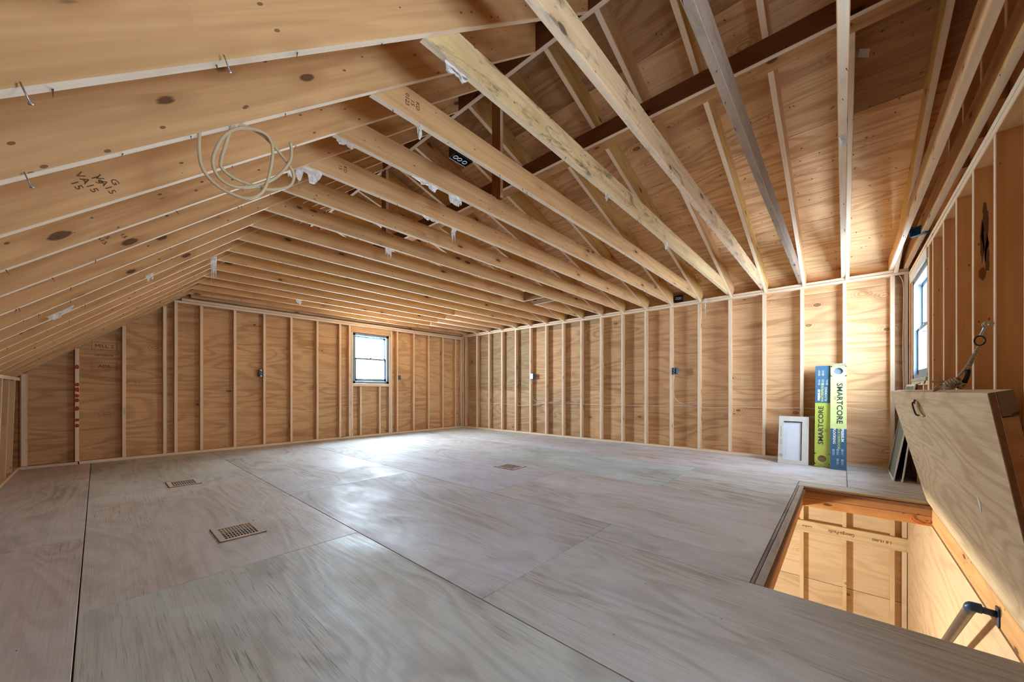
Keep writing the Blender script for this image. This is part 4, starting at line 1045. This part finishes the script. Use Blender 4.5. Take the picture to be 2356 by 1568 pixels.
def deckpt(x, y, lift=0.002): return Vector((x, y, rr(x) + dr)) + Vector((-math.sin(tr), 0, -math.cos(tr))) * lift
a_, b_, c_, d2 = deckpt(3.380, -0.083), deckpt(3.412, -0.134), deckpt(3.468, -0.128), deckpt(3.436, -0.075)
st = mesh_obj('label_sticker', [a_, b_, c_, d2], [(0, 1, 2, 3)], M['paper'], ceiling)
join = []
for i in range(4):
    p = a_.lerp(d2, 0.2 + 0.2 * i); q = b_.lerp(c_, 0.2 + 0.2 * i)
    tube('printed_line', [p.lerp(q, .12) - Vector((0, 0, .0006)), p.lerp(q, .8) - Vector((0, 0, .0006))], 0.0007, M['print_grey'], st, 4)
nd = Vector((math.sin(tr), 0, math.cos(tr))) * -1
text('grade_stamp', 'APA\n15/32', 0.035, deckpt(3.22, 0.255), (0.3, -0.95, -0.09), (-0.92, -0.3, 0.26), M['stamp'], ceiling)
# stamps on rafters and sheathing
def rafter_text(k, s, size, x, f, rot):
    y = yk[k + 1] - 0.076 - 0.0012
    z = rl(x) + dl * f
    d = Vector((math.cos(rot), 0, math.sin(rot)))
    text('grade_stamp', s, size, (x, y, z), d, Vector((-d.z, 0, d.x)), M['stamp'], rafters[k])
rafter_text(5, '19\nVA15\n15', 0.030, -0.025, 0.42, tl - math.pi / 2)
rafter_text(5, 'G\nVA15', 0.029, 0.03, 0.30, tl - math.pi / 2)
rafter_text(7, '15\nVA15', 0.026, 0.02, 0.45, tl - math.pi / 2)
rafter_text(7, 'G  15', 0.026, 0.08, 0.42, tl - math.pi / 2)
def joist_text(k, s, size, x):
    y = yk[k + 1] - 0.038 - 0.0012
    text('grade_stamp', s, size, (x, y, JZ + 0.075), (0, 0, -1), (1, 0, 0), M['stamp'], joists[k])
joist_text(4, 'KD\n15\n0123', 0.03, 1.05); joist_text(6, 'KD\n15', 0.03, 1.06)
def wall_text(s, size, x, z, frame=True):
    o = text('grade_stamp', s, size, (x, D + 0.0885, z), (1, 0, 0), (0, 0, 1), M['stamp'], wall_back)
    if frame:
        w2, h2 = 0.11, 0.05; y = D + 0.0885
        join_boxes('stamp_border', [(x - w2, x + w2, y - .0008, y, z - h2, z - h2 + .003), (x - w2, x + w2, y - .0008, y, z + h2 - .003, z + h2), (x - w2, x - w2 + .003, y - .0008, y, z - h2, z + h2), (x + w2 - .003, x + w2, y - .0008, y, z - h2, z + h2)], M['stamp'], wall_back)
wall_text('MILL 2', 0.06, 0.06, 1.48); wall_text('APA', 0.06, 0.06, 1.22); wall_text('EXTERIOR', 0.035, 0.06, 1.36, False)
text('grade_stamp', 'MILL', 0.06, (W + 0.0885, 0.33, -0.40), (0, -1, 0), (0, 0, 1), M['stamp'], wall_right)
# red spray paint on the first tall stud of the far gable
rd = random.Random(3)
for i, (z, s_) in enumerate([(1.20, .028), (0.985, .020), (0.92, .030), (0.845, .022), (0.79, .026), (0.69, .030), (0.55, .018), (0.48, .022)]):
    n = 14
    V = [(-0.168 + max(-.0165, min(.0165, 0.02 * math.cos(q) + rd.uniform(-.004, .004))), D - 0.0014, z + s_ * math.sin(q) * rd.uniform(.8, 1.2)) for q in [2 * math.pi * j / n for j in range(n)]]
    mesh_obj('red_paint', V, [tuple(range(n))], M['red_paint'], red_stud)
# nails sticking out of joists and rafters
V = []; F = []; random.seed(21)
for k, y in enumerate(yk):
    for q in range(9):
        x = random.uniform(0.9, 5.8); spike((x, y - random.uniform(0.006, 0.032), JZ), (random.uniform(-.5, .5), random.uniform(-.3, .3), -1), random.uniform(.008, .03), 0.002)
    for q in range(5):
        x = random.uniform(-0.5, 0.8); spike((x, y - random.uniform(0.044, 0.07), rl(x)), (random.uniform(-.3, .7), random.uniform(-.3, .3), -1), random.uniform(.01, .03), 0.002)
o = mesh_obj('stray_nails', V, F, M['nail'], ceiling); o['kind'] = 'stuff'
for (x, y, z) in [(-0.097, 1.152, 1.488), (0.209, 1.148, 1.743), (-0.125, 1.558, 1.466)]:
    n_ = tube('nail', [(x, y, z + 0.004), (x + 0.012, y - 0.002, z - 0.030)], 0.0016, M['steel'], ceiling, 6)
    tube('nail_head', [(x + 0.012, y - 0.002, z - 0.030), (x + 0.0128, y - 0.002, z - 0.032)], 0.0042, M['steel'], n_, 8)
kp = mesh_obj('kraft_scrap', [(5.70, N + .006, 0.999), (4.86, N + .006, 0.999), (4.92, N + .010, 0.965), (5.05, N + .012, 0.985), (5.3, N + .007, 0.972), (5.6, N + .007, 0.980)], [(0, 1, 2, 3, 4, 5)], M['kraft'])
m_ = kp.modifiers.new('thickness', 'SOLIDIFY'); m_.thickness = 0.002
tag(kp, 'torn kraft paper hanging under the right-hand window sill', 'paper')

# dark water stain on the stud side behind the rope
rd = random.Random(9)
for (yc, zc, ry, rz) in [(-0.585, 1.80, 0.014, 0.17), (-0.592, 1.66, 0.009, 0.12), (-0.574, 1.74, 0.008, 0.12)]:
    n = 22
    V = [(3.2642, yc + ry * math.cos(q) * rd.uniform(.6, 1.15), zc + rz * math.sin(q) * rd.uniform(.75, 1.1)) for q in [2 * math.pi * j / n for j in range(n)]]
    mesh_obj('water_stain', V, [tuple(range(n - 1, -1, -1))], M['stamp'], wall_front)
